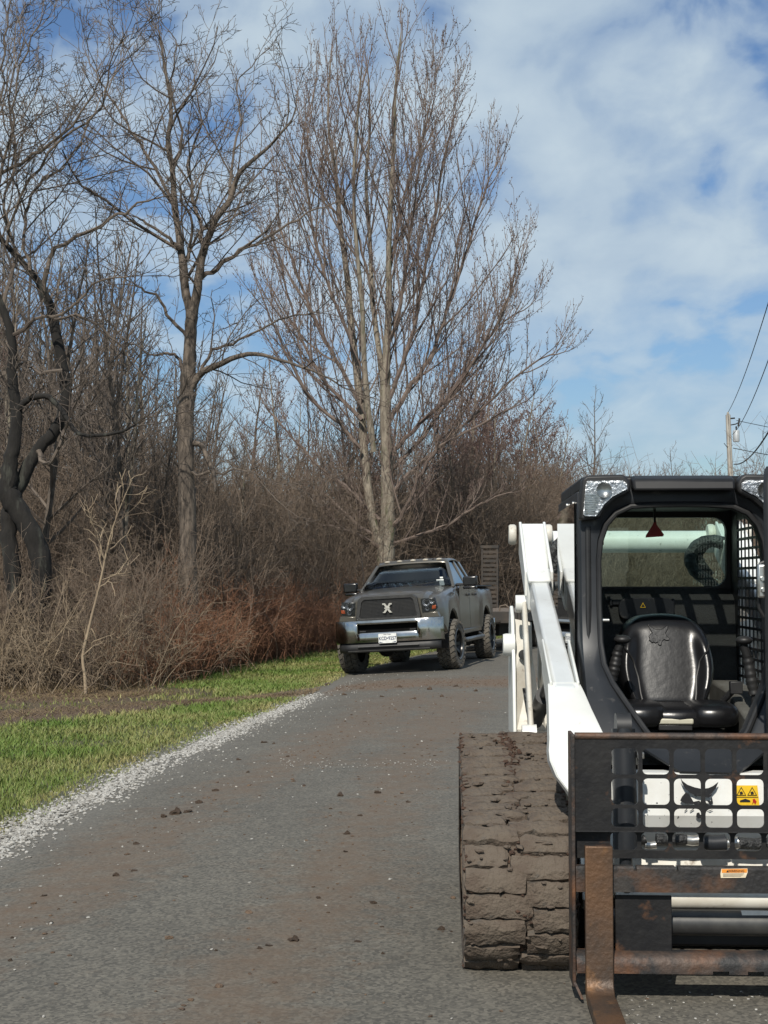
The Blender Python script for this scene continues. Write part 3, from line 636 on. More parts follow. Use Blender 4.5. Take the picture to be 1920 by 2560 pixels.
KINDS = [wild_tree(11, .12, 24, Q_WILD, 31, .3, .3, mb=M_bark_oak, mt=M_twig_grey),
         wild_tree(12, .10, 26, Q_WILD, 32, .24, .35, mb=M_bark_oak, mt=M_twig_grey),
         wild_tree(9.5, .10, 24, Q_WILD, 33, .36, .18, mb=M_bark_pale, mt=M_twig_red, nb=2500),
         wild_tree(10.5, .07, 24, Q_POLE, 34, .17, .3, mb=M_bark_oak, mt=M_twig_grey),
         wild_tree(8, .09, 24, Q_WILD, 35, .4, .12, mb=M_bark_pale, mt=M_twig_red, nb=2500),
         wild_tree(13, .13, 26, Q_POLE, 36, .2, .4, mb=M_bark_pale, mt=M_twig_grey)]
def plant(kind, x, y, s, rz, label, group, name='bare_tree'):
    root = empty(name, (x, y, float(zf(x, y))), (0, 0, rz)); root.scale = (s, s, s)
    for nm, me in zip(('trunk', 'crown', 'buds'), KINDS[kind]):
        if me: link(nm, me, root)
    tag(root, label, 'tree', group); return root
KH = [11, 12, 9.5, 10.5, 8, 13]
def plant_px(kind, px, ytop, Y, label, group=None, rz=None):
    x = (px-960)/FPX*Y; top = atY(px, ytop, Y).z; s = top/KH[kind]*1.02
    return plant(kind, x, Y, s, random.uniform(0, 6.28) if rz is None else rz, label, group)
random.seed(11)
plant_px(3, 322, 380, 27.5, 'slim straight bare tree between the leaning dark tree and the forked tree')
plant_px(2, 1200, 830, 56, 'spreading reddish bare tree rising behind the trailer ramp')
plant_px(4, 1300, 900, 60, 'lower bushy reddish bare tree at the right end of the wood')
plant_px(0, 1497, 938, 72, 'slender bare tree standing clear of the wood above the cab roof lamp')
for px_, yt_, Y_, k_ in ((1130, 930, 54, 4), (1185, 880, 58, 2), (1240, 860, 61, 4), (1262, 900, 55, 2), (1330, 960, 63, 4), (1370, 1010, 60, 2), (1160, 960, 63, 2)):
    plant_px(k_, px_, yt_, Y_, 'rounded reddish bare tree in the clump behind the trailer', 'reddish trees behind the trailer')
plant_px(1, 1705, 1085, 95, 'small pointed bare tree on the far tree line left of the utility pole')
plant_px(4, 1893, 1110, 100, 'bushy bare tree on the far tree line right of the utility pole')
WOOD = [(-19, 30, 0), (-16.5, 27, 1), (-14, 31, 5), (-12.2, 25.5, 3), (-11, 33, 2), (-9.3, 27.5, 1), (-8.2, 31, 5), (-7.4, 24.5, 3), (-7, 35, 0), (-6.1, 28.5, 1), (-5.4, 38, 5), (-4.9, 31.5, 3), (-4.2, 44, 0), (-3.4, 35, 5), (-3, 49, 2), (-2.3, 40, 3), (-1.7, 54, 0), (-1.3, 46, 1), (-.5, 58, 2), (-.4, 50, 3), (.6, 61, 1), (1.4, 53, 4), (2.1, 63, 0), (3.2, 57, 2), (3.9, 66, 5), (-9, 41, 0), (-12, 44, 1), (-15, 40, 2), (-7.5, 48, 1), (-10.5, 52, 5), (-5.5, 56, 0), (-14, 55, 0), (-18, 48, 1), (-3.2, 64, 1), (-8, 64, 2), (-12, 68, 0), (-1, 70, 5), (5, 70, 4), (-6.4, 25.6, 0)]
for i in range(95):
    y = random.uniform(27, 66); x = random.uniform(-.29*y-2, edge(y)-2.2)
    if y > brush_front(x)+4: WOOD.append((x, y, random.choice((0, 1, 1, 0, 3, 3, 5, 5) if x < -2 else (0, 1, 2, 3, 4, 5))))
for (x, y, k) in WOOD:
    px_ = 960+FPX*x/y; yt_ = float(np.interp(px_, [0, 230, 330, 480, 900, 1250], [480, 560, 740, 900, 960, 1000]))+random.uniform(-130, 130)
    h = 1.6+(HOR-yt_)/FPX*y; s = h/KH[k]
    plant(k, x+random.uniform(-.3, .3), y, s, random.uniform(0, 6.28), ['bare grey tree standing in the wood behind the thicket', 'bare grey tree standing in the wood behind the thicket', 'bare reddish tree standing in the wood behind the thicket', 'bare pole-like tree standing in the wood behind the thicket', 'bare reddish tree standing in the wood behind the thicket', 'bare pale-barked tree standing in the wood behind the thicket'][k], ['grey trees in the wood', 'grey trees in the wood', 'reddish trees in the wood', 'pole-like trees in the wood', 'reddish trees in the wood', 'pale-barked trees in the wood'][k])
for i in range(100):                       # far tree line on the right
    Y = random.uniform(78, 125); px = random.uniform(1300, 2060); yt = random.uniform(1120, 1215)
    plant_px(random.choice((0, 1, 2, 4)), px, yt, Y, 'bare brown tree in the far tree line beyond the machine', 'trees of the far tree line')
# ---- brush
def shrub_mesh(seed, n, H, spread, arch, mat, r=.006, twigs=5, base=.5):
    T = Tubes(); rg = np.random.default_rng(seed)
    for i in range(n):
        a = rg.uniform(0, 6.28); b0 = np.array([rg.normal(0, base), rg.normal(0, base), -.05]); h = H*rg.uniform(.45, 1.1)
        d = np.array([math.cos(a)*spread*rg.uniform(.2, 1.2), math.sin(a)*spread*rg.uniform(.2, 1.2), 1.])
        P, Rd = polyline(b0, d, h, r*rg.uniform(.7, 1.3), 6, .13, -arch*rg.uniform(.2, 1.6), r*.5, rg)
        P[:, 2] = np.maximum(P[:, 2], -.05+.03*rg.uniform(0, 1)); T.add(P, Rd, 3)
        for k in range(rg.poisson(twigs)):
            t = rg.uniform(.2, .98)*6; j = min(int(t), 5); p = P[j]+(P[j+1]-P[j])*(t-j)
            dd = perp(P[j+1]-P[j], R(rg.uniform(25, 70)), rg.uniform(0, 6.28)); L = rg.uniform(.15, .5)*h*.6
            P2, R2 = polyline(p, dd, L, r*.65, 3, .16, .02, r*.4, rg); T.add(P2, R2, 3)
            for q in range(2):
                P3, R3 = polyline(P2[1+q], perp(P2[2]-P2[1], R(rg.uniform(30, 70)), rg.uniform(0, 6.28)), L*rg.uniform(.25, .6), r*.5, 2, .15, .02, r*.35, rg); T.add(P3, R3, 3)
    me = T.mesh('shrub'); me.materials.append(mat); return me
SH_RED = [shrub_mesh(50+i, 60, 1.9, .5, .05, M_brush_red, .0062, 6, .45) for i in range(3)]
SH_GREY = [shrub_mesh(60+i, 46, 2.5, .4, .03, M_brush_grey, .0068, 6, .5) for i in range(3)]
SH_TAN = [shrub_mesh(70+i, 60, 1.9, .8, .075, M_brush_tan, .0062, 4, .5) for i in range(3)]
SH_TALL = [shrub_mesh(80+i, 40, 4.2, .22, .0, M_brush_grey, .008, 9, .7) for i in range(3)]
random.seed(4)
def shrub(me, x, y, s, label, group, name='shrub'):
    o = link(name, me); o.location = (x, y, float(zf(x, y))); o.rotation_euler = (0, 0, random.uniform(0, 6.28)); o.scale = (s*random.uniform(.9, 1.2),)*2+(s*random.uniform(.85, 1.15),)
    tag(o, label, 'shrub', group)
n_ = 0
bp_ = [(p.x, p.y) for p in BL]; bl = np.array(bp_); cum = np.cumsum(np.r_[0, np.hypot(*np.diff(bl, axis=0).T)])
def along(t): return np.interp(t, cum, bl[:, 0]), np.interp(t, cum, bl[:, 1])
tvis = [t for t in np.arange(0, cum[-1], .42)]
for t in tvis:                          # front rows along the grass
    x, y = along(t)
    if abs(x/y) > .36: continue
    px = 960+FPX*x/y
    for row in range(4):
        xx = x-random.uniform(.1, .5)*row*.6+random.uniform(-.25, .25); yy = y+.35+row*.75+random.uniform(-.25, .25)
        red = px > 300+random.uniform(-60, 60)
        if (row == 0 and px < 300 and random.random() < .7) or (row == 0 and px < 560 and random.random() < .3): shrub(random.choice(SH_TAN), xx, yy-.25, random.uniform(.75, 1.1), 'arching tangle of pale dead canes at the foot of the thicket', 'pale cane tangles along the grass')
        elif red and not (px > 780 and row < 1): shrub(random.choice(SH_RED), xx, yy, random.uniform(.62, .9)+.06*row, 'dense red-brown bare shrub in the thicket along the grass', 'red-brown shrubs along the grass')
        else: shrub(random.choice(SH_GREY), xx, yy, random.uniform(.6, .85)+.05*row, 'grey-brown bare shrub among the leaning trunks and saplings', 'grey-brown shrubs of the thicket')
def scatter_stuff(name, label, pts, src, cat):
    """uncountable undergrowth: one object that scatters the shrub meshes over points"""
    P = np.array([p[:3] for p in pts]); me = mesh_np(name, P, [np.zeros((0, 3))]) if False else bpy.data.meshes.new(name)
    me.vertices.add(len(P)); me.vertices.foreach_set('co', P.astype(np.float32).ravel())
    for k, v in (('siz', [p[3] for p in pts]), ('ang', [p[4] for p in pts])):
        a = me.attributes.new(k, 'FLOAT', 'POINT'); a.data.foreach_set('value', np.asarray(v, np.float32))
    a = me.attributes.new('pick', 'INT', 'POINT'); a.data.foreach_set('value', np.asarray([i % len(src) for i in range(len(P))], np.int32)); me.update()
    o = link(name, me); tag(o, label, cat, kind='stuff')
    ng = bpy.data.node_groups.new(name, 'GeometryNodeTree'); ng.interface.new_socket('Geometry', in_out='INPUT', socket_type='NodeSocketGeometry'); ng.interface.new_socket('Geometry', in_out='OUTPUT', socket_type='NodeSocketGeometry')
    N = ng.nodes; L = ng.links; gi = N.new('NodeGroupInput'); go = N.new('NodeGroupOutput'); ip = N.new('GeometryNodeInstanceOnPoints'); jn = N.new('GeometryNodeJoinGeometry')
    for so in reversed(src):
        oi = N.new('GeometryNodeObjectInfo'); oi.inputs['Object'].default_value = so; oi.transform_space = 'ORIGINAL'; gt = N.new('GeometryNodeGeometryToInstance'); L.new(oi.outputs['Geometry'], gt.inputs[0]); L.new(gt.outputs[0], jn.inputs[0])
    def attr(n, t):
        q = N.new('GeometryNodeInputNamedAttribute'); q.data_type = t; q.inputs['Name'].default_value = n; return q.outputs[0]
    cx = N.new('ShaderNodeCombineXYZ'); L.new(attr('ang', 'FLOAT'), cx.inputs[2])
    L.new(gi.outputs[0], ip.inputs['Points']); L.new(jn.outputs[0], ip.inputs['Instance']); ip.inputs['Pick Instance'].default_value = True
    L.new(attr('pick', 'INT'), ip.inputs['Instance Index']); L.new(cx.outputs[0], ip.inputs['Rotation']); L.new(attr('siz', 'FLOAT'), ip.inputs['Scale'])
    L.new(ip.outputs[0], go.inputs[0]); md = o.modifiers.new('scatter', 'NODES'); md.node_group = ng
seeds = []
for k, (x, y) in enumerate(((-3.9, 29.5), (-6.9, 28.2), (-1.6, 37.5), (-8.3, 27.5))):
    me = (SH_TALL+[SH_GREY[0]])[k]; o = link('shrub', me); o.location = (x, y, float(zf(x, y))); seeds.append(o)
    tag(o, ['tall brown shrub just behind the forked tree trunk', 'tall brown shrub between the leaning tree and the slim tree', 'tall brown shrub at the foot of the budding tree', 'low grey shrub behind the leaning tree'][k], 'shrub')
pts = []
for i in range(420):                    # deeper in the wood
    Y = random.uniform(25, 64); X = random.uniform(-.3*Y-1, edge(Y)-1.4)
    if Y < brush_front(X)+2.4: continue
    pts.append((X, Y, float(zf(X, Y)), random.uniform(.75, 1.15)*(1+.014*(Y-26)), random.uniform(0, 6.28)))
scatter_stuff('undergrowth', 'dense brown undergrowth filling the wood behind the thicket', pts, seeds, 'undergrowth')
pts = []
for i in range(420):                    # field brush to the right behind the machine
    Y = random.uniform(46, 84); X = random.uniform(3, .31*Y)
    if X > edge(Y)-1 and X < edge(Y)+8.5: continue
    pts.append((X, Y, float(zf(X, Y)), random.uniform(1.0, 1.6), random.uniform(0, 6.28)))
scatter_stuff('field_brush', 'brown brush field beyond the trailer and the loader', pts, seeds[:3], 'brush')
# pale sapling at the edge of the grass
def sapling():
    T = Tree(); rg = np.random.default_rng(77); g = gp(215, 1738)
    P, Rd = limb(T, [(215, 1740, 4.5), (212, 1690, 4), (207, 1640, 4), (222, 1570, 3.5), (245, 1480, 3), (262, 1400, 2.5), (276, 1340, 2), (300, 1270, 1.4), (330, 1200, .9)], g.y, .02, rg, True, jit=.008, base_z=g.z-.05)
    spawn(T, P[12:], Rd[12:], 3, Q_OAK, rg)
    for a in ([(207, 1640, 1.6), (240, 1600, 1.2), (290, 1580, .8)], [(262, 1400, 1.8), (240, 1330, 1.3), (212, 1240, .8)], [(245, 1480, 1.8), (280, 1440, 1.2), (330, 1430, .8)]): 
        P, Rd = limb(T, a, g.y, -.2, rg, False); spawn(T, P, Rd, 3, Q_OAK, rg)
    finish(T, 'sapling', 'thin pale bent sapling growing at the edge of the grass', 'sapling', M_brush_tan, M_brush_tan, origin=(g.x, g.y, g.z))
sapling()
# dead grass and leaf litter under the front of the thicket
def litter():
    n = 30000; t = rng.uniform(0, cum[-1], n); X, Y = along(t); back = rng.exponential(.7, n)-.45; left = X < -3.6; back = np.where(left & (rng.uniform(0, 1, n) < .35), -rng.uniform(0, 2.2, n), back); Y = Y+back; X = X+rng.normal(0, .15, n)
    k = np.abs(X/Y) < .34; X, Y, back = X[k], Y[k], back[k]; n = len(X)
    H = rng.uniform(.05, .3, n)*np.clip(back+.6, .22, 1); a = rng.uniform(0, 6.28, n); W = rng.uniform(.003, .008, n); b = rng.uniform(0, 6.28, n); ln = H*rng.uniform(.3, 2.2, n)
    Z = zf(X, Y); cx, sx = np.cos(a)*W, np.sin(a)*W
    V = np.stack([np.stack([X-cx, Y-sx, Z], -1), np.stack([X+cx, Y+sx, Z], -1), np.stack([X+np.cos(b)*ln, Y+np.sin(b)*ln, Z+H], -1)], 1).reshape(-1, 3)
    # trampled stalks on the bare mud of the verge
    for poly, m in zip(VERGE_MUD, (9000, 9000)):
        A = np.array(poly); L_ = np.cumsum(np.r_[0, np.hypot(*np.diff(A[:, :2], axis=0).T)]); t = rng.uniform(0, L_[-1], m); w = np.interp(t, L_, A[:, 2])
        x = np.interp(t, L_, A[:, 0])+rng.normal(0, .3, m); y = np.interp(t, L_, A[:, 1])+rng.normal(0, .8, m)*w; k = (x < edge(y)-.1) & (np.abs(x/y) < .33); x, y = x[k], y[k]; m = len(x)
        h = rng.uniform(.005, .045, m); a = rng.uniform(0, 6.28, m); ww = rng.uniform(.003, .007, m); b = rng.uniform(0, 6.28, m); l_ = rng.uniform(.04, .14, m); z = zf(x, y)+.004
        V = np.concatenate([V, np.stack([np.stack([x-np.cos(a)*ww, y-np.sin(a)*ww, z], -1), np.stack([x+np.cos(a)*ww, y+np.sin(a)*ww, z], -1), np.stack([x+np.cos(b)*l_, y+np.sin(b)*l_, z+h], -1)], 1).reshape(-1, 3)])
    n = len(V)//3
    me = mesh_np('dead_grass', V, [np.arange(3*n).reshape(-1, 3)], smooth=False)
    tag(link('dead_grass', me, mat=M_deadgrass), 'matted dead grass and stalks under the front of the thicket', 'dead grass', kind='stuff')
litter()
# ================================================================ pickup truck
M_truck = pm('mineral_grey_paint', (.085, .078, .066), .28, .45, c2=(.115, .104, .085), scale=1.1, lo=.35, hi=.7, coat=.5, c3=(.1, .088, .068), s3=2.2, lo3=.5, hi3=.8)
M_chrome = pm('chrome', (.5, .5, .48), .13, 1, c2=(.3, .28, .25), scale=3, lo=.45, hi=.75)
M_blk = pm('black_plastic', (.012, .012, .013), .55, c2=(.022, .021, .02), scale=5)
M_blkgloss = pm('black_gloss', (.01, .01, .011), .22, c2=(.016, .016, .016), scale=4)
M_under = pm('dark_underbody', (.012, .011, .01), .9, c2=(.022, .018, .014), scale=8)
M_tyre = pm('muddy_tyre_rubber', (.085, .077, .066), .95, c2=(.13, .115, .092), scale=9, lo=.4, hi=.65, bump=.5, bscale=50)
M_rim = pm('dark_rim', (.02, .02, .021), .3, .6, c2=(.04, .038, .035), scale=6)
M_rimlip = pm('rim_lip', (.24, .24, .23), .3, .9, c2=(.15, .14, .13), scale=9)
M_tglass = glassm('tinted_window', (.10, .12, .13), .01, .75)
M_wglass = glassm('windscreen_glass', (.45, .5, .52), .01, .7)
M_lens = glassm('clear_lens', (.95, .96, .97), .03, .3)
M_reflector = pm('lamp_reflector', (.7, .71, .72), .3, .6, c2=(.3, .31, .32), scale=40, lo=.5, hi=.62, bump=.5, bscale=60)
M_headrefl = pm('headlamp_reflector', (.3, .31, .32), .25, .8, c2=(.12, .12, .13), scale=40, lo=.45, hi=.6, bump=.5, bscale=60)
M_amber = pm('amber_lens', (.42, .085, .02), .25, c2=(.3, .05, .012), scale=20)
M_cabmark = pm('clear_marker_lens', (.5, .46, .38), .25, c2=(.36, .31, .24), scale=25)
M_white = pm('white_print', (.72, .73, .7), .5, c2=(.6, .6, .57), scale=20)
M_navy = pm('navy_print', (.02, .035, .09), .5, c2=(.03, .045, .11), scale=20)
M_int = pm('dark_interior', (.03, .028, .026), .8, c2=(.05, .046, .042), scale=6)
M_fluff = pm('mint_air_freshener', (.45, .72, .66), .8, c2=(.6, .8, .75), scale=30)
def text_mesh(body, size, mat, parent, M, name='lettering', xs=1.0, depth=.0015, bold=0):
    cu = bpy.data.curves.new(name, 'FONT'); cu.body = body; cu.size = size; cu.align_x = 'CENTER'; cu.align_y = 'CENTER'; cu.extrude = depth; cu.offset = bold; cu.resolution_u = 3
    t = bpy.data.objects.new('tmp', cu); col.objects.link(t); dg = bpy.context.evaluated_depsgraph_get()
    me = bpy.data.meshes.new_from_object(t.evaluated_get(dg)); bpy.data.objects.remove(t); bpy.data.curves.remove(cu)
    me.transform(M @ Matrix.Diagonal((xs, 1, 1, 1))); me.name = name
    o = link(name, me, parent, mat); return o
FACE = Matrix(((1, 0, 0, 0), (0, 0, -1, 0), (0, 1, 0, 0), (0, 0, 0, 1)))   # text xy -> xz plane, facing -y
TRUCK = empty('pickup_truck', (.365, 26.52, -.055), (0, R(-3.4), R(-13.4)))
tag(TRUCK, 'lifted dark grey crew-cab pickup truck parked half on the grass', 'truck')
WR, WB, HT = .45, 3.79, .93
def lerp(a, b, t): return a+(b-a)*t
def sstep(a, b, x): t = min(1, max(0, (x-a)/(b-a))); return t*t*(3-2*t)
def pl(x, *pts):
    return float(np.interp(x, [p[0] for p in pts], [p[1] for p in pts]))
def bottom(y):
    z = pl(y, (-.95, .92), (-.62, .80), (-.55, .66), (.5, .64), (4.3, .66), (4.95, .74))
    for yc in (0, WB):
        d = abs(y-yc)
        if d < .58: z = max(z, .47+math.sqrt(max(0, .58**2-d*d))*1.06)
    return z
def halfx(y):
    x = .985
    if y < -.3: x -= .115*((-.3-y)/.65)**2.2
    if y > 4.6: x -= .03*((y-4.6)/.35)**2
    return x
def fender(y): return pl(y, (-.95, 1.27), (-.7, 1.37), (-.3, 1.43), (.7, 1.53), (.78, 1.545))
def hoodz(y): return pl(y, (-.95, 1.35), (-.86, 1.42), (-.6, 1.465), (0, 1.515), (.75, 1.565))
def section(y):
    zb, X = bottom(y), halfx(y); zt = fender(y) if y < .8 else 1.56
    if y > 2.62: zt = pl(y, (2.62, 1.52), (3.2, 1.515), (4.95, 1.50))
    fl = 0.0
    for yc in (0, WB):
        d = abs(y-yc); fl = max(fl, .035*(1-sstep(.45, .85, d)))
    S = [(X-.05+fl*.6, zb), (X-.012+fl, zb+.03)]
    for t in (.25, .5, .7, .84): S.append((X+fl*(1-t)-.012*abs(t-.5)-(.02 if t > .8 else 0), lerp(zb+.03, zt, t)))
    S.append((X-.035, zt-.065)); S.append((X-.075, zt-.02)); S.append((X-.125, zt))
    if y < .8:
        zh = hoodz(y); w = .72
        S += [(lerp(X-.125, w, .5), zt+.004), (w, zt+.006), (w-.07, lerp(zt, zh, .75)), (w-.2, zh), (.25, zh+.012), (0, zh+.016)]
    else:
        S += [(.8, zt), (.7, zt), (.6, zt), (.4, zt), (.2, zt), (0, zt)]
    return S
ys = [-.95, -.93, -.88, -.8]+[round(-.72+.06*i, 3) for i in range(0, 25)]+[.8, 1.0, 1.4, 1.8, 2.2, 2.58, 2.62, 2.9]+[round(3.0+.07*i, 3) for i in range(0, 24)]+[4.72, 4.85, 4.92, 4.95]
b = MB(); P = []
for y in ys:
    S = section(y); P.append([(x, y, z) for (x, z) in S]+[(-x, y, z) for (x, z) in S[-2::-1]])
b.grid(P)
for q in (0, -1):
    c = P[q]; n = len(c); h = n//2
    b.raw(c, [(i, i+1, n-2-i, n-1-i) for i in range(h)])
BODY = b.build('body', M_truck, TRUCK, smooth=28)
# shut lines: thin dark grooves on the sides
for sx in (-1, 1):
    for nm, pts in (('door', ((.72, .72), (.86, 1.545), (1.86, 1.545), (1.86, .70))), ('door', ((1.885, .70), (1.885, 1.545), (2.56, 1.545), (2.56, 1.25), (2.36, .95), (2.3, .70)))):
        d = MB(); d.prism([(p[0], p[1]) for p in pts], 'x', sx*.984, sx*.9895); D = d.build(nm, M_truck, TRUCK, bevel=.006)
        hy = pts[-1][0]-.17 if nm == 'door' and pts[0][0] < 1 else 2.42
        h = MB(); h.box(sx*.985, sx*1.03, hy-.1, hy+.1, 1.33, 1.375); h.build('handle', M_blk, D, bevel=.012)
    st = MB(); st.tube([(sx*.98, .62, .55), (sx*1.07, .72, .5), (sx*1.075, 1.5, .5), (sx*1.075, 2.7, .5), (sx*.98, 2.82, .55)], .045, 10); st.build('side_step', M_rimlip, TRUCK)
    t = MB(); t.box(sx*.9, sx*.985, .56, 3.18, .60, .70); t.build('rocker', M_truck, TRUCK, bevel=.02)
# ---- glasshouse
roof = [(-.0, 0)]
def gh(y0z, sx): return y0z
A0, A1 = (.80, .70, 1.56), (.635, 1.36, 2.02)         # windscreen lower / upper corner (x, y, z)
C0, C1 = (.80, 2.62, 1.55), (.66, 2.42, 2.02)
b = MB(); P = []
for (y, zz, w) in ((1.30, 2.005, .655), (1.34, 2.035, .66), (1.42, 2.062, .665), (1.7, 2.088, .675), (2.1, 2.085, .68), (2.36, 2.06, .675), (2.46, 2.02, .67)):
    P.append([(w+.03, y, zz-.045), (w, y, zz-.012), (w-.12, y, zz), (w*.4, y, zz+.008), (0, y, zz+.01), (-w*.4, y, zz+.008), (-w+.12, y, zz), (-w, y, zz-.012), (-w-.03, y, zz-.045)])
b.grid(P); b.build('roof', M_truck, TRUCK, smooth=50, solid=.03)
def pillar(m, p, q, w, d):
    p, q = Vector(p), Vector(q)
    m.hexa([p+Vector((-w, -d, 0)), p+Vector((w, -d, 0)), p+Vector((w, d, 0)), p+Vector((-w, d, 0))], [q+Vector((-w, -d, 0)), q+Vector((w, -d, 0)), q+Vector((w, d, 0)), q+Vector((-w, d, 0))])
for sx in (-1, 1):
    X = lambda p: (sx*p[0], p[1], p[2])
    for nm, a, c, w, d in (('pillar', (.9, .72, 1.52), (.685, 1.36, 2.02), .035, .05), ('pillar', (.93, 1.86, 1.52), (.70, 1.9, 2.03), .02, .05), ('pillar', (.93, 2.58, 1.52), (.69, 2.40, 2.03), .03, .09)):
        m = MB(); pillar(m, X(a), X(c), w, d); m.build(nm, M_truck, TRUCK, bevel=.012)
    for (ya, yb, yc, yd) in ((.80, 1.83, 1.865, 1.39), (1.90, 2.50, 2.34, 1.935)):
        m = MB(); m.raw([X((.925, ya, 1.54)), X((.925, yb, 1.54)), X((.70, yc, 2.0)), X((.70, yd, 2.0))], [(0, 1, 2, 3)]); m.build('side_window', M_tglass, TRUCK, smooth=0, solid=.006)
m = MB(); P = []
for t in (0, .33, .66, 1):
    P.append([(lerp(.87, .665, t)*k, lerp(.70, 1.33, t)-.05*(1-k*k), lerp(1.555, 2.0, t)) for k in np.linspace(-1, 1, 9)])
m.grid(P); m.build('windscreen', M_wglass, TRUCK, smooth=60, solid=.006)
m = MB(); m.raw([(-.82, 2.63, 1.54), (.82, 2.63, 1.54), (.66, 2.46, 2.0), (-.66, 2.46, 2.0)], [(0, 1, 2, 3)]); m.build('rear_window', M_tglass, TRUCK, smooth=0, solid=.006)
# interior
m = MB(); m.box(-.85, .85, .78, 1.12, 1.4, 1.6); m.build('dashboard', M_int, TRUCK, bevel=.03)
for sx in (-1, 1):
    m = MB(); m.box(sx*.4-.25, sx*.4+.25, 1.62, 1.78, 1.2, 1.72); m.box(sx*.4-.13, sx*.4+.13, 1.66, 1.76, 1.74, 1.92); m.build('seat', M_int, TRUCK, bevel=.05)
m = MB(); m.lathe([(.19, -.012), (.205, 0), (.19, .012), (.175, 0), (.19, -.012)], (0, 0, 0), 'y', 24, False); sw = m.build('steering_wheel', M_int, TRUCK); sw.location = (.4, 1.28, 1.56); sw.rotation_euler = (R(-25), 0, 0)
m = MB(); m.box(-.07, .07, 1.26, 1.29, 1.86, 1.93); m.build('rear_view_mirror', M_blk, TRUCK, bevel=.01)
m = MB(); m.box(-.075, .04, 1.215, 1.225, 1.9, 1.925); m.ellipsoid((-.02, 1.2, 1.79), (.035, .02, .05)); m.ellipsoid((.0, 1.19, 1.7), (.05, .02, .045)); m.ellipsoid((.03, 1.19, 1.65), (.035, .02, .04)); m.tube([(-.02, 1.22, 1.92), (-.02, 1.2, 1.82)], .004, 6); m.build('air_freshener', M_fluff, TRUCK)
m = MB(); m.box(.56, .70, .815, .82, 1.64, 1.672); m.box(.62, .68, .87, .875, 1.69, 1.72); m.build('sticker', M_white, TRUCK, smooth=0)
m = MB(); m.lathe([(.05, -.008), (.065, 0), (.05, .008), (.04, 0), (.05, -.008)], (0, 0, 0), 'y', 20, False); rs = m.build('ring_sticker', M_white, TRUCK); rs.location = (-.64, 1.02, 1.71); rs.rotation_euler = (R(-50), 0, 0); rs.scale = (.7, 1, 1.3)
for k in (-1, 1):
    m = MB(); m.tube([(k*.12, .63, 1.575), (k*.12+.25, .72, 1.605), (k*.12+.5, .80, 1.635)], .008, 6); m.build('wiper', M_blk, TRUCK)
# roof marker lamps
for k in (-.52, -.27, 0, .25, .52):
    m = MB(); m.ellipsoid((k, 1.42, 2.068+.01*(1-abs(k))), (.06, .085, .028)); m.build('marker_lamp', M_cabmark, TRUCK)
m = MB(); m.ellipsoid((.40, 1.42, 2.075), (.03, .04, .015)); m.build('marker_base', M_blk, TRUCK)
# mirrors
for sx in (-1, 1):
    m = MB(); m.box(sx*1.05, sx*1.32, .93, 1.08, 1.52, 1.70); m.box(sx*1.04, sx*1.30, .92, 1.09, 1.46, 1.515); ml = m.build('mirror', M_blkgloss, TRUCK, bevel=.035, seg=3)
    a = MB(); a.box(sx*.9, sx*1.08, .96, 1.05, 1.53, 1.58); a.build('mirror_arm', M_blk, ml, bevel=.012)
# ---- front: grille, lamps, bumper
GY = -.955
out = [(-.58, .965), (.58, .965), (.60, 1.02), (.545, 1.36), (.47, 1.415), (-.47, 1.415), (-.545, 1.36), (-.60, 1.02)]
inn = [(-.51, 1.02), (.51, 1.02), (.53, 1.05), (.475, 1.315), (.43, 1.355), (-.43, 1.355), (-.475, 1.315), (-.53, 1.05)]
m = MB(); n = len(out)
m.raw([(p[0], GY-.055, p[1]) for p in out]+[(p[0], GY-.055, p[1]) for p in inn]+[(p[0], GY+.05, p[1]) for p in out]+[(p[0], GY-.02, p[1]) for p in inn],
      [(i, (i+1) % n, n+(i+1) % n, n+i) for i in range(n)]+[((i+1) % n, i, 2*n+i, 2*n+(i+1) % n) for i in range(n)]+[(n+i, n+(i+1) % n, 3*n+(i+1) % n, 3*n+i) for i in range(n)]+[tuple(range(3*n, 4*n))])
GR = m.build('grille', pm('black_grille_frame', (.022, .022, .021), .45, c2=(.035, .033, .03), scale=7, bump=.3, bscale=80), TRUCK, bevel=.006)
m = MB()                                            # woven mesh in the opening
def gx(z): return pl(z, (1.02, .51), (1.05, .525), (1.315, .47), (1.355, .43))
for k in range(14):
    z = 1.032+k*.0245; w = gx(z)-.004; m.box(-w, w, GY-.035, GY-.030, z-.003, z+.003)
for k in range(42):
    x = -.51+k*.0249; zt = 1.352 if abs(x) < .43 else pl(abs(x), (.43, 1.35), (.475, 1.31), (.53, 1.06)); m.box(x-.003, x+.003, GY-.041, GY-.036, 1.024, zt)
m.build('grille_mesh', M_blk, GR, smooth=0)
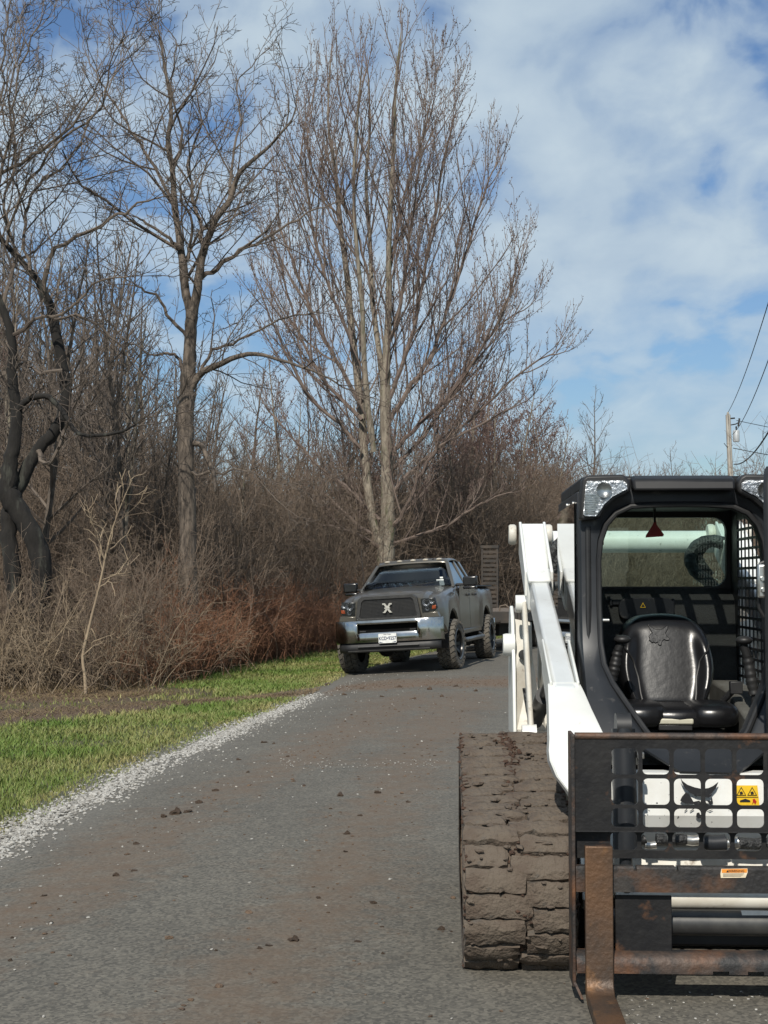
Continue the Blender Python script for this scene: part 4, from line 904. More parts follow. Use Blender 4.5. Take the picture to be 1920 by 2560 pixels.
# X emblem: two crossed serifed bars with a plate across
EM = pm('silver_emblem', (.6, .58, .52), .35, .4, c2=(.45, .42, .37), scale=20)
m = MB(); ex, ez, s = 0.0, 1.19, .085; Y0, Y1 = GY-.075, GY-.055
for k in (-1, 1):
    m.prism([(ex-k*s*.95, ez-s), (ex-k*s*.45, ez-s), (ex+k*s*.95, ez+s), (ex+k*s*.45, ez+s)], 'y', Y0-.002*k, Y1)
for kx in (-1, 1):
    for kz in (-1, 1): m.box(ex+kx*s*.72-s*.30, ex+kx*s*.72+s*.30, Y0-.004, Y1, ez+kz*s-kz*.018-.006, ez+kz*s+.002)
m.box(ex-s*.62, ex+s*.62, Y0-.008, Y1, ez-.010, ez+.010); XE = m.build('emblem', EM, GR, smooth=0)
for k in (-1, 1):
    hl = [(k*.62, 1.07), (k*.86, 1.09), (k*.90, 1.16), (k*.86, 1.335), (k*.60, 1.325)]
    m = MB(); m.prism(hl, 'y', -.955, -.86); H = m.build('headlight', M_blkgloss, TRUCK, bevel=.012)
    yy = lambda x: -.975+.30*max(0, abs(x)-.62)**1.25
    m = MB(); m.lathe([(.0, .02), (.05, .0), (.068, -.018), (.072, -.018)], (k*.71, -.96, 1.25), 'y', 18, False); m.lathe([(.0, .02), (.035, .0), (.045, -.02)], (k*.72, -.962, 1.14), 'y', 16, False); m.lathe([(.0, .02), (.03, 0), (.05, -.015)], (k*.815, -.962, 1.27), 'y', 16, False); m.build('reflector', M_headrefl, H)
    m = MB(); m.prism([(k*.80, 1.125), (k*.875, 1.135), (k*.88, 1.20), (k*.81, 1.19)], 'y', -.972, -.95); m.build('amber_lamp', M_amber, H, bevel=.006)
    m = MB(); m.raw([(p[0], -.979, p[1]) for p in hl], [tuple(range(5))]); m.build('lens', M_lens, H, smooth=0, solid=.004)
    t = MB(); t.prism([(k*.60, .975), (k*.93, .985), (k*.90, 1.08), (k*.61, 1.065)], 'y', -.965, -.8); t.build('lamp_trim', M_truck, TRUCK, bevel=.01)
def bump_section(x, inset=0):
    a = abs(x); y = -1.12+.05*a*a+(1.0*max(0, a-.74)**1.5); return y
m = MB()
def strip(m, z0, z1, xs, off=0.0, zt=None, bulge=.02):
    P = []
    for x in xs:
        y = bump_section(x)+off
        P.append([(x, y+.06, z1+.0), (x, y+.012, z1-.004), (x, y, z1-.03), (x, y-bulge, (z0+z1)/2), (x, y, z0+.02), (x, y+.05, z0)])
    m.grid(P)
xs_ = list(np.linspace(-1.0, 1.0, 33))
mid_ = [x for x in xs_ if abs(x) < .6]
strip(m, .90, .985, mid_, 0, bulge=.008); strip(m, .575, .765, mid_, 0, bulge=.012)
for k in (-1, 1):
    strip(m, .575, .985, [x for x in xs_ if k*x > .55], 0, bulge=.014); m.box(k*.565-.012, k*.565+.012, -1.105, -1.04, .75, .91)
BU = m.build('bumper', M_chrome, TRUCK, smooth=50, solid=.006)
m = MB(); m.box(-.585, .585, -1.0, -.97, .74, .925); m.build('bumper_slot', pm('slot_black', (.004, .004, .004), .9, spec=.1, c2=(.006, .006, .006)), BU, smooth=0)
for k in (-1, 1):
    h = MB(); h.tube([(k*.46-.05, -1.03, .79), (k*.46-.05, -1.09, .79), (k*.46+.05, -1.09, .79), (k*.46+.05, -1.03, .79)], .014, 8); h.build('tow_hook', M_blk, BU)
m = MB(); strip(m, .42, .58, xs_[1:-1], .035, bulge=.02); m.build('lower_valance', M_blk, TRUCK, smooth=50, solid=.01)
m = MB(); strip(m, .50, .53, [x for x in xs_ if abs(x) < .6], -.01); strip(m, .435, .455, [x for x in xs_ if abs(x) < .8], .0); m.build('valance_lip', pm('grey_plastic', (.05, .05, .05), .5, c2=(.07, .068, .064), scale=6), TRUCK, smooth=50)
# licence plate
m = MB(); m.prism(rrect(.33, .17, .015, 3, 0, .655), 'y', -1.150, -1.146); PLT = m.build('licence_plate', M_white, TRUCK, smooth=0)
text_mesh('KCD•9257', .088, M_navy, PLT, Matrix.Translation((0, -1.1525, .652)) @ FACE, xs=.82, bold=.0012)
text_mesh('NEW YORK', .026, M_navy, PLT, Matrix.Translation((0, -1.1525, .722)) @ FACE, name='state_name')
m = MB(); m.prism([(-.15, .58), (-.08, .58), (-.15, .60)], 'y', -1.1525, -1.150); m.prism([(.15, .58), (.08, .58), (.15, .60)], 'y', -1.1525, -1.150); m.build('plate_mark', M_navy, PLT, smooth=0)
# ---- chassis, wheels
m = MB()
for k in (-1, 1): m.box(k*.42-.05, k*.42+.05, -.9, 4.9, .62, .78)
for y in (0, WB): m.tube([(-.8, y, .45), (.8, y, .45)], .06, 10); m.ellipsoid((.12 if y else -.3, y, .45), (.17, .17, .17))
m.box(-.5, .5, .1, 1.2, .5, .75); m.box(-.45, .45, 4.0, 4.6, .55, .75); m.tube([(.75, 3.0, .62), (.75, 4.9, .6)], .035, 8)
m.box(-.8, .8, -.6, .7, .8, 1.3); m.box(-.8, .8, .7, 2.6, .68, 1.4); m.box(-.72, .72, 2.6, 4.8, .8, 1.45); m.build('chassis', M_under, TRUCK, smooth=0)
for k in (-1, 1):
    for y in (0, WB):
        m = MB(); P = [[(k*(.985 if j else .72), y+.575*math.cos(a), .47+.60*math.sin(a)) for j in (0, 1)] for a in np.linspace(-.1, math.pi+.1, 20)]
        m.grid(P); m.raw([(k*.72, y+.575*math.cos(a), .47+.6*math.sin(a)) for a in np.linspace(-.1, math.pi+.1, 20)], [tuple(range(20))]); m.build('wheel_well', M_under, TRUCK, smooth=60)
TW = .33
def make_wheel():
    w = link('wheel', None, TRUCK); h = TW/2
    m = MB(); prof = [(.255, -h*.86), (.30, -h*.98), (.37, -h*1.0), (.415, -h*.93), (.432, -h*.80), (.436, -h*.4), (.437, 0), (.436, h*.4), (.432, h*.80), (.415, h*.93), (.37, h), (.30, h*.98), (.255, h*.86)]
    m.lathe(prof, (0, 0, 0), 'x', 48, False)
    rg = np.random.default_rng(3)
    N_ = 26
    for i in range(N_):
        for row, (x0, x1) in enumerate(((-h*.99, -h*.5), (-h*.42, h*.02), (h*.06, h*.46), (h*.54, h*.99))):
            a0 = 2*math.pi*(i+.5*(row % 2)+.12*row)/N_; da = 2*math.pi/N_*.36; tw = .05*(1 if row % 2 else -1)
            r1 = .461; V = []
            for (x, sgn) in ((x0, 1), (x1, -1)):
                ro = r1-(.018 if abs(x) > h*.9 else 0)
                for a in (a0-da*(.9+.2*rg.random())+tw*sgn, a0+da*(.9+.2*rg.random())+tw*sgn):
                    for r_ in (.425-(.02 if abs(x) > h*.9 else 0), ro): V.append((x, r_*math.cos(a), r_*math.sin(a)))
            m.raw(V, [(0, 1, 3, 2), (4, 6, 7, 5), (0, 4, 5, 1), (2, 3, 7, 6), (1, 5, 7, 3)])
            if row in (0, 3):
                xo = -h*1.0 if row == 0 else h*1.0; V = []
                for x in (xo, xo*1.06):
                    for a in (a0-da*.7, a0+da*.7):
                        for r_ in (.375, .428): V.append((x, r_*math.cos(a), r_*math.sin(a)))
                m.raw(V, [(4, 6, 7, 5), (0, 4, 5, 1), (2, 3, 7, 6), (1, 5, 7, 3), (0, 2, 6, 4)])
    m.build('tyre', M_tyre, w, smooth=30)
    m = MB(); m.lathe([(.275, h*.90), (.268, h*.95), (.25, h*.92), (.245, h*.6), (.20, h*.05), (.1, -h*.02), (.0, 0)], (0, 0, 0), 'x', 32, False)
    for i in range(8):
        a = i*math.pi/4; c, s = math.cos(a), math.sin(a); q = lambda r_, t, x: (x, r_*c-t*s, r_*s+t*c)
        m.hexa([q(.06, -.022, h*.1), q(.06, .022, h*.1), q(.06, .022, h*.3), q(.06, -.022, h*.3)], [q(.25, -.03, h*.5), q(.25, .03, h*.5), q(.25, .03, h*.75), q(.25, -.03, h*.75)])
    m.build('rim', M_rim, w, smooth=35)
    m = MB(); m.lathe([(.255, h*.9), (.278, h*1.0), (.285, h*.93), (.262, h*.84), (.255, h*.9)], (0, 0, 0), 'x', 40, False); m.build('rim_lip', M_rimlip, w)
    m = MB(); m.lathe([(0, h*.55), (.05, h*.52), (.065, h*.2)], (0, 0, 0), 'x', 16, False); m.build('hub_cap', M_rim, w)
    return w
W0 = make_wheel()
for i, (sx, y, st) in enumerate(((1, 0, 4), (-1, 0, 4), (1, WB, 0), (-1, WB, 0))):
    w = W0 if i == 0 else copy_tree(W0, TRUCK)
    w.location = (sx*HT, y, WR+.008); w.rotation_euler = (R(13*i), 0, R(180 if sx < 0 else 0)+R(-st))
# bed details
m = MB(); m.box(-.98, .98, 4.955, 5.05, .62, .82); m.build('rear_bumper', M_chrome, TRUCK, bevel=.02)
m = MB(); m.box(-.78, .78, 2.8, 4.86, 1.497, 1.5); 
for k in (-1, 1): 
    r_ = MB(); r_.box(k*.80, k*.97, 2.66, 4.9, 1.505, 1.535); r_.build('bed_rail', M_blk, TRUCK, bevel=.012)
    t = MB(); t.prism(rrect(.10, .30, .02, 3, k*.86, 1.25), 'y', 4.93, 4.956); t.build('tail_lamp', M_amber, TRUCK, smooth=0)
a = MB(); a.tube([(-.8, .55, 1.53), (-.83, .62, 2.0), (-.86, .7, 2.35)], .005, 6); a.build('aerial', M_blk, TRUCK)
# ================================================================ trailer behind the truck, utility pole
M_steel = pm('weathered_dark_steel', (.04, .036, .032), .7, .3, c2=(.075, .058, .045), scale=4, lo=.4, hi=.65, bump=.2)
M_deckwood = pm('old_deck_boards', (.16, .125, .095), .9, c2=(.09, .07, .055), scale=5, stretch=(6, .6, 6))
TR = empty('flatbed_trailer', (2.07, 32.6, 0), (0, 0, R(-15.5)))
tag(TR, 'dark steel flatbed trailer with upright loading ramps hitched behind the pickup', 'trailer')
TL = 6.2
for k in (-1, 1):
    m = MB(); m.box(k*1.03-.04, k*1.03+.04, 0, TL, .68, .90); m.build('side_beam', M_steel, TR, bevel=.01)
    m = MB(); m.box(k*1.03-.03, k*1.03+.03, .02, TL, .925, .955); m.build('rub_rail', M_steel, TR, bevel=.006)
m = MB(); m.box(-1.0, 1.0, -.06, .02, .66, .93); m.build('front_beam', M_steel, TR, bevel=.012)
for i in range(9):
    x = -.96+i*.215; m = MB(); m.box(x, x+.2, .03, TL-.05, .86, .90); m.build('deck_board', M_deckwood, TR, bevel=.006)
for k in (-1, 1):
    m = MB(); m.tube([(k*.6, .0, .7), (0, -1.25, .62)], .05, 8); m.build('tongue', M_steel, TR)
    for y in (3.1, 3.95):
        m = MB(); m.lathe([(.20, -.11), (.34, -.115), (.385, -.08), (.39, .08), (.34, .115), (.20, .11)], (k*.86, y, .39), 'x', 28); w = m.build('wheel', M_tyre, TR)
        m = MB(); m.lathe([(.0, .1), (.08, .11), (.19, .08), (.205, .112)], (k*.86, y, .39), 'x', 24, False); m.build('rim', M_rimlip, w)
    m = MB(); P = [[(k*1.13, 3.52+.95*math.cos(a), .36+.58*math.sin(a)), (k*.72, 3.52+.95*math.cos(a), .36+.58*math.sin(a))] for a in np.linspace(0.05, math.pi-.05, 14)]
    m.grid(P); m.build('mudguard', M_steel, TR, solid=.01)
    # upright ramp: two rails and angle-iron rungs
    xr = k*.86-.02
    m = MB(); 
    for s in (-1, 1): m.box(xr+s*.21-.025, xr+s*.21+.025, TL+.02, TL+.10, .82, 2.52)
    m.box(xr-.25, xr+.25, TL+.005, TL+.115, 2.52, 2.60); RP = m.build('ramp', M_steel, TR, bevel=.006)
    for j in range(13):
        z = .92+j*.122; m = MB(); m.box(xr-.185, xr+.185, TL+.04, TL+.12, z, z+.012); m.box(xr-.185, xr+.185, TL+.04, TL+.05, z+.013, z+.075); m.build('rung', M_steel, RP, smooth=0)
m = MB(); m.tube([(.35, 1.2, .9), (.37, 1.2, 1.03), (.5, 1.2, 1.06), (.6, 1.2, .98), (.62, 1.2, .9)], .02, 8); m.build('tie_ring', M_deckwood, TR)
m = MB(); m.box(-.5, .5, .4, 2.4, .36, .66); m.build('under_box', M_under, TR, bevel=.02)
# ---- utility pole
M_pole = pm('pale_weathered_pole', (.42, .39, .34), .9, c2=(.25, .22, .19), scale=4, stretch=(2, 2, .3))
M_wire = pm('black_cable', (.015, .016, .018), .6, c2=(.025, .025, .027), scale=3)
M_trans = pm('galvanised_can', (.45, .47, .48), .5, .2, c2=(.33, .35, .36), scale=3)
PY = 74.; pt = atY(1820, 1037, PY); PX = pt.x+.15
UP = empty('utility_pole', (PX, PY, 0)); tag(UP, 'pale wooden utility pole with a transformer standing beyond the machine', 'pole')
m = MB(); m.tube([(.12, 0, -.3), (.0, 0, pt.z*.5), (-.15, 0, pt.z)], [.17, .15, .125], 12); m.build('post', M_pole, UP)
m = MB(); m.lathe([(.0, -.02), (.16, 0), (.17, .06), (.17, .56), (.15, .6), (.0, .62)], (.26, -.05, pt.z-1.42), 'z', 16); T_ = m.build('transformer', M_trans, UP)
m = MB(); m.lathe([(.03, 0), (.05, .05), (.03, .08), (.05, .12), (.03, .2)], (.26, -.05, pt.z-.80), 'z', 10); m.build('bushing', M_blk, T_)
m = MB(); m.tube([(-.1, 0, pt.z-.55), (.22, -.1, pt.z-.5), (.42, -.1, pt.z-.4)], .03, 6); m.tube([(.35, -.1, pt.z-.62), (.42, -.12, pt.z-.2)], .045, 6); m.tube([(-.1, 0, pt.z-.2), (.2, -.05, pt.z-.18)], .04, 6); m.build('cutout_arm', M_blk, UP)
m = MB(); m.ellipsoid((-.15, 0, pt.z+.06), (.07, .07, .1)); m.build('top_insulator', M_pole, UP)
m = MB(); m.tube([(.05, -.05, pt.z-1.6), (-.25, -.1, pt.z-1.7), (-.4, -.1, pt.z-1.5)], .02, 6); m.build('drip_loop', M_wire, UP)
def cable(name, a, b, sag, r, label, n=24):
    a, b = Vector(a), Vector(b); P = []
    for i in range(n+1):
        t = i/n; q = a.lerp(b, t); q.z -= sag*4*t*(1-t); P.append(tuple(q))
    m = MB(); m.tube(P, r, 6); tag(m.build(name, M_wire, None), label, 'cable')
top = Vector((PX-.15, PY, pt.z+.12))
cable('power_line', top, atY(2050, 300, 25), .6, .014, 'thin wire rising from the top of the utility pole')
cable('power_line', (PX+.05, PY-.1, pt.z-1.05), atY(2060, 470, 25), .7, .014, 'thin wire rising from beside the pole transformer')
cable('service_cable', (PX+.1, PY-.1, pt.z-2.6), atY(2060, 780, 30), .9, .028, 'thick black cable sagging to the low fixing on the pole')
cable('side_wire', (PX+.3, PY, pt.z-.3), (PX+28, PY+22, pt.z-.6), .5, .016, 'level wire running off beside the pole top insulator')
cable('side_wire', (PX+.1, PY, pt.z-1.75), (PX+28, PY+22, pt.z-2.2), .5, .02, 'level wire running off below the pole transformer')
# ================================================================ compact track loader
SX0, SY0, STH = 1.36, 5.93, R(2.5)
def loc(px, py, ly):
    """photo pixel + depth inside the machine -> machine x, z"""
    d = ray(px, py); c, s = math.cos(STH), math.sin(STH)
    t = (ly+SX0*s+SY0*c)/(d[0]*s+d[1]*c); rx, ry = t*d[0]-SX0, t*d[1]-SY0
    return rx*c-ry*s, EYE+t*d[2]
def locs(ly, *pp): return [loc(x, y, ly) for (x, y) in pp]
SK = empty('track_loader', (SX0, SY0, 0), (0, 0, -STH))
tag(SK, 'white and black compact track loader with muddy tracks and open cab', 'track loader')
M_wpaint = pm('white_machine_paint', (.70, .71, .68), .38, c2=(.60, .60, .56), scale=2.2, lo=.4, hi=.75, c3=(.36, .31, .24), s3=9, lo3=.64, hi3=.74, coat=.2)
M_wdirty = pm('dirty_white_paint', (.60, .58, .52), .5, c2=(.42, .38, .31), scale=4, lo=.4, hi=.7, c3=(.18, .13, .09), s3=10, lo3=.6, hi3=.72)
M_wchip = pm('chipped_white_panel', (.70, .71, .69), .4, c2=(.58, .57, .53), scale=4, lo=.45, hi=.75, c3=(.05, .05, .05), s3=34, lo3=.66, hi3=.69)
M_cab = pm('dark_slate_cab_paint', (.014, .016, .019), .42, spec=.35, c2=(.024, .026, .03), scale=3, lo=.4, hi=.7, c3=(.09, .085, .08), s3=14, lo3=.62, hi3=.75)
M_cabin = pm('cab_lining', (.04, .043, .041), .8, c2=(.03, .032, .031), scale=12, lo=.4, hi=.6, bump=.25, bscale=120)
M_trim = pm('black_rubber_trim', (.011, .011, .012), .5, c2=(.02, .02, .02), scale=9)
M_seat = pm('black_vinyl', (.006, .006, .007), .3, c2=(.009, .009, .010), scale=6, bump=.05, bscale=30)
M_mud = pm('caked_mud', (.115, .092, .07), .97, c2=(.085, .062, .046), scale=7, lo=.35, hi=.65, c3=(.075, .078, .075), s3=5, lo3=.6, hi3=.72, bump=1.0, bscale=45)
M_soil = pm('loose_red_soil', (.085, .047, .03), 1, c2=(.045, .026, .018), scale=18, bump=1.2, bscale=70)
M_sglass = glassm('greenish_cab_glass', (.74, .85, .80), .01, .45)
M_pglass = glassm('side_polycarbonate', (.35, .38, .37), .02, 1.2)
M_silver = pm('zinc_fitting', (.6, .6, .58), .3, .9, c2=(.4, .38, .35), scale=20)
M_red = pm('red_tag', (.42, .02, .015), .4, c2=(.32, .015, .012), scale=15)
M_yellow = pm('yellow_decal', (.78, .50, .02), .5, c2=(.68, .43, .02), scale=18)
M_decalblk = pm('decal_black', (.014, .014, .016), .45, c2=(.05, .05, .05), scale=40, lo=.6, hi=.66)
M_beige = pm('beige_handle', (.50, .48, .38), .5, c2=(.42, .40, .31), scale=9)
M_hose = pm('black_hose_sleeve', (.016, .017, .018), .5, c2=(.05, .055, .055), scale=16, lo=.52, hi=.62, bump=.8, bscale=60)
# ---------------- tracks
def track_path():
    pts = []
    for (cy, cz, r) in ((.13, .29, .285), (1.60, .25, .245), (1.42, .585, .205)):
        for k in range(180): a = 2*math.pi*k/180; pts.append((cy+r*math.cos(a), cz+r*math.sin(a)))
    pts = sorted(set(pts)); 
    def half(it):
        h = []
        for p in it:
            while len(h) > 1 and (h[-1][0]-h[-2][0])*(p[1]-h[-2][1])-(h[-1][1]-h[-2][1])*(p[0]-h[-2][0]) <= 0: h.pop()
            h.append(p)
        return h
    H = half(pts)[:-1]+half(pts[::-1])[:-1]; H = np.array(H+[H[0]]); cum_ = np.cumsum(np.r_[0, np.hypot(*np.diff(H, axis=0).T)])
    return H, cum_
TH_, TC = track_path(); TLEN = TC[-1]
def tp(s):
    s = s % TLEN; y, z = np.interp(s, TC, TH_[:, 0]), np.interp(s, TC, TH_[:, 1]); e = .004
    y2, z2 = np.interp((s+e) % TLEN, TC, TH_[:, 0]), np.interp((s+e) % TLEN, TC, TH_[:, 1]); t = unit([y2-y, z2-z]); return y, z, t
HW = .232
def lug_mesh(k, w):
    """one muddy tread bar: x across, y along the belt, z outwards; ragged edges and cracked top"""
    rg = np.random.default_rng(300+k); nx, ny = 9, 5; L = .0925
    P = []
    for j in range(ny):
        row = []
        for i in range(nx):
            x = (i/(nx-1)-.5)*w; y = (j/(ny-1)-.5)*L; edge_ = (j in (0, ny-1)) or (i in (0, nx-1))
            row.append((x+rg.normal(0, .003), y+rg.normal(0, .0035 if j in (0, ny-1) else .002), .034+rg.normal(0, .0034)-(.008 if edge_ else 0)-(.010*rg.random() if (edge_ and rg.random() < .3) else 0)))
        P.append(row)
    m = MB(); m.grid(P)
    ring = [P[0][i] for i in range(nx)]+[P[j][nx-1] for j in range(1, ny)]+[P[ny-1][i] for i in range(nx-2, -1, -1)]+[P[j][0] for j in range(ny-2, 0, -1)]
    n = len(ring); low = [(x*1.02, y*1.06, -.004) for (x, y, z) in ring]
    m.raw(ring+low, [(i, (i+1) % n, n+(i+1) % n, n+i) for i in range(n)])
    o = m.build('lug', M_mud, None, smooth=35); me = o.data; bpy.data.objects.remove(o); return me
LUGW = (.175, .20, .221, .245, .268)
LUGS = {w: [lug_mesh(k+10*i, w) for k in range(4)] for i, w in enumerate(LUGW)}
def make_track(sx):
    tk = MB(); N_ = 120; P = []
    rg = np.random.default_rng(8)
    for i in range(N_+1):
        y, z, t = tp(i/N_*TLEN); nrm = (t[1], -t[0])
        P.append([(sx*.80+x, y+nrm[0]*h, z+nrm[1]*h) for (x, h) in ((-HW, -.05), (-HW-.004, -.03), (-HW, -.008+rg.normal(0, .003)), (-HW*.96, -.002+rg.normal(0, .003)), (-HW*.5, -.002), (-.01, .004+rg.normal(0, .004)), (.012, .004+rg.normal(0, .004)), (HW*.5, -.002), (HW*.96, -.002+rg.normal(0, .003)), (HW, -.008), (HW+.004, -.03), (HW, -.05))])
    P[-1] = P[0]; tk.grid(P); T_ = tk.build('track', M_mud, SK, smooth=60)
    n = 48; rr_ = random.Random(17)
    seam = [rr_.choice((0, 1, 2, 3, 4)) for _ in range(n)]
    for i in range(n):
        for half in (0, 1):
            s_ = (i+(.5 if half else 0))/n*TLEN; y, z, t = tp(s_); wi = seam[i] if half == 0 else 4-seam[i]; w_l = LUGW[wi]; o = link('lug', LUGS[w_l][(i*3+half*2+i//5) % 4], T_)
            ang = math.atan2(t[1], t[0]); 
            rot = Matrix(((1, 0, 0), (0, t[0], t[1]), (0, t[1], -t[0]))).to_4x4()
            # outward normal of the belt is (t1,-t0) in (y,z)
            M4 = Matrix.Identity(4); M4[0][0] = 1; M4[1][1], M4[2][1] = t[0], t[1]; M4[1][2], M4[2][2] = t[1], -t[0]
            M4.translation = (sx*.80+(-(HW-.006-w_l/2) if half == 0 else HW-.006-w_l/2)+random.uniform(-.004, .004), y, z); o.matrix_local = M4 @ Matrix.Rotation(random.uniform(-.015, .015), 4, 'Z') @ Matrix.Diagonal((1, random.uniform(.9, 1.08), random.uniform(.7, 1.2), 1))
    # soil packed between the bars and along the edges
    q = np.random.default_rng(5); m_ = 1500; ss = q.uniform(0, TLEN, m_); V = []; S = []
    for s_ in ss:
        y, z, t = tp(s_); mode = q.random()
        if mode < .35: x = q.choice((-1, 1))*(HW-.004-abs(q.normal(0, .010)))
        elif mode < .5: x = q.normal(0, .018)
        else: x = q.uniform(-HW, HW)
        hgt = q.uniform(-.004, .026) if mode < .5 else q.uniform(.0, .012)
        V.append((sx*.80+x, y+t[1]*hgt, z-t[0]*hgt)); S.append(q.uniform(.005, .015))
    V = np.array(V); V = V[V[:, 2] > .012] if False else V
    ex_ = []
    for _ in range(420):
        y = q.uniform(.75, 1.45); z = float(np.interp(y, [.13, 1.42], [.575, .79])); ex_.append((sx*.80+q.normal(0, .022)+.004, y, z+q.uniform(.012, .034))); S.append(q.uniform(.006, .015))
    V = np.vstack([V, ex_])
    k = V[:, 2] > .01
    sm = []
    for _ in range(240):
        y, z, t = tp(q.uniform(0, TLEN)); x = q.uniform(-HW+.02, HW-.02); hg = q.uniform(.026, .033); sm.append((sx*.80+x, y+t[1]*hg, z-t[0]*hg))
    sm = np.array(sm); sm = sm[sm[:, 2] > .02]; s2 = stones('mud_smears', sm, q.uniform(.010, .028, len(sm)), M_mud, flat=.42); s2.parent = T_; tag(s2, kind='stuff')
    so = stones('soil_crumbs', V[k], np.array(S)[k], M_soil, flat=.8); so.parent = T_; tag(so, kind='stuff')
    m = MB(); m.box(sx*.80-.14, sx*.80+.14, .1, 1.65, .16, .42); m.build('track_frame', M_mud, T_, bevel=.03)
    for (cy, cz, r) in ((.13, .29, .235), (1.60, .25, .195), (1.42, .585, .155)):
        w = MB(); w.lathe([(.03, -.16), (.06, -.165), (.07, -.12), (r*.8, -.11), (r, -.14), (r, .14), (r*.8, .11), (.07, .12), (.0, .13)], (sx*.80, cy, cz), 'x', 24, False); w.build('idler', M_mud, T_)
    for j in range(4):
        w = MB(); w.lathe([(.04, -.15), (.09, -.15), (.09, .15), (.04, .15)], (sx*.80, .42+j*.27, .14), 'x', 16); w.build('roller', M_mud, T_)
make_track(-1); make_track(1)
# ---------------- lower body
m = MB(); m.box(-.53, .53, .25, 2.2, .20, .72); m.build('chassis', M_under, SK, bevel=.02)
m = MB(); m.prism([(.0, .30), (.25, .24), (2.5, .24), (2.9, .40), (2.95, .9), (2.85, 1.36), (2.0, 1.40), (2.0, .72), (.25, .72)], 'x', -.50, .50); m.build('engine_housing', M_wdirty, SK, bevel=.03)
for sx in (-1, 1):                        # fender over the track, side plate inside it
    m = MB(); m.prism([(-.02, .25), (.3, .2), (2.4, .2), (2.4, .80), (1.2, .82), (.35, .76), (.05, .6)], 'x', sx*.505, sx*.54); m.build('side_plate', M_wdirty, SK, bevel=.01)
# white front panel between the arms, bent back at the foot
PX0 = -.46
m = MB(); m.raw([(-.46, .06, .80), (.46, .06, .80), (.46, .04, .628), (-.46, .04, .628), (.46, .10, .50), (-.46, .10, .50), (-.46, .14, .80), (.46, .14, .80)], [(0, 1, 2, 3), (3, 2, 4, 5), (6, 7, 1, 0)]); FP = m.build('front_panel', M_wchip, SK, smooth=0, solid=.006)
m = MB(); m.raw([(-.46, .115, .50), (.46, .115, .50), (.46, .3, .30), (-.46, .3, .30)], [(0, 1, 2, 3)]); m.build('belly_plate', M_under, SK, smooth=0, solid=.01)
yP = .026
def decal(name, polys, mat, parent, ly, th=.003):
    m = MB()
    for p in polys: m.prism(locs(ly, *p), 'y', ly-th, ly+th*.3)
    return m.build(name, mat, parent, smooth=0)
Z6 = lambda *pp: [(1420+x*.3014, 1820+y*.3014) for (x, y) in pp]
decal('cat_emblem', [Z6((932, 412), (950, 440), (990, 470), (1050, 492), (1110, 505), (1165, 498), (1205, 480), (1246, 448), (1228, 495), (1195, 535), (1160, 565), (1192, 545), (1192, 560), (1165, 576), (1120, 570), (1070, 562), (1010, 535), (965, 495), (945, 455)),
                     Z6((978, 532), (1000, 545), (1028, 590), (1040, 612), (1090, 602), (1100, 622), (1060, 640), (1035, 628), (970, 625), (930, 602), (945, 570)),
                     Z6((1193, 570), (1203, 625), (1180, 640), (1150, 600), (1185, 605))], M_decalblk, FP, yP)
decal('cat_whiskers', [Z6((1068, 705), (1088, 700), (1096, 720), (1110, 718), (1112, 745), (1080, 748), (1062, 735)), Z6((985, 668), (965, 690), (968, 692), (990, 670)), Z6((1040, 668), (1010, 690), (1013, 693), (1045, 671)), Z6((1150, 672), (1175, 690), (1200, 675), (1172, 684))], M_decalblk, FP, yP+.004)
decal('warning_decal', [Z6((1392, 476), (1570, 476), (1588, 640), (1392, 640))], M_yellow, FP, yP, .002)
def ring_poly(m, P, w, ly, th):
    c = (sum(p[0] for p in P)/len(P), sum(p[1] for p in P)/len(P)); Q = [(c[0]+(p[0]-c[0])*(1-w), c[1]+(p[1]-c[1])*(1-w)) for p in P]; n = len(P)
    for i in range(n): m.prism([P[i], P[(i+1) % n], Q[(i+1) % n], Q[i]], 'y', ly-th, ly)
m = MB()
for cx in (1436, 1526): ring_poly(m, locs(yP, *Z6((cx, 487), (cx+40, 558), (cx-40, 558))), .16, yP-.003, .002); m.prism(locs(yP, *Z6((cx-14, 530), (cx+6, 524), (cx+15, 545), (cx-10, 550))), 'y', yP-.005, yP-.003)
m.prism(locs(yP, *Z6((1394, 570), (1575, 570), (1575, 573), (1394, 573))), 'y', yP-.005, yP-.003)
m.prism(locs(yP, *Z6((1425, 600), (1470, 585), (1510, 600), (1510, 612), (1425, 612))), 'y', yP-.005, yP-.003)
m.build('warning_symbols', M_decalblk, FP, smooth=0)
m = MB(); m.prism(locs(yP, *Z6((1530, 590), (1545, 585), (1562, 608), (1550, 634), (1540, 612), (1526, 632), (1532, 606))), 'y', yP-.005, yP-.003); m.build('warning_figure', M_red, FP, smooth=0)
# dark sill above the white panel (foot of the door opening)
m = MB(); q = [loc(*p, .16) for p in ((1600, 1868), (1690, 1922), (1835, 1926), (1905, 1868))]
m.raw([(q[0][0], .16, q[0][1]), (q[1][0], .05, q[1][1]), (q[2][0], .05, q[2][1]), (-q[0][0], .16, q[0][1]), (-q[0][0], .42, .90), (q[0][0], .42, .90)], [(0, 1, 2, 3), (0, 3, 4, 5)]); m.build('door_sill', M_cab, SK, smooth=0, solid=.012)
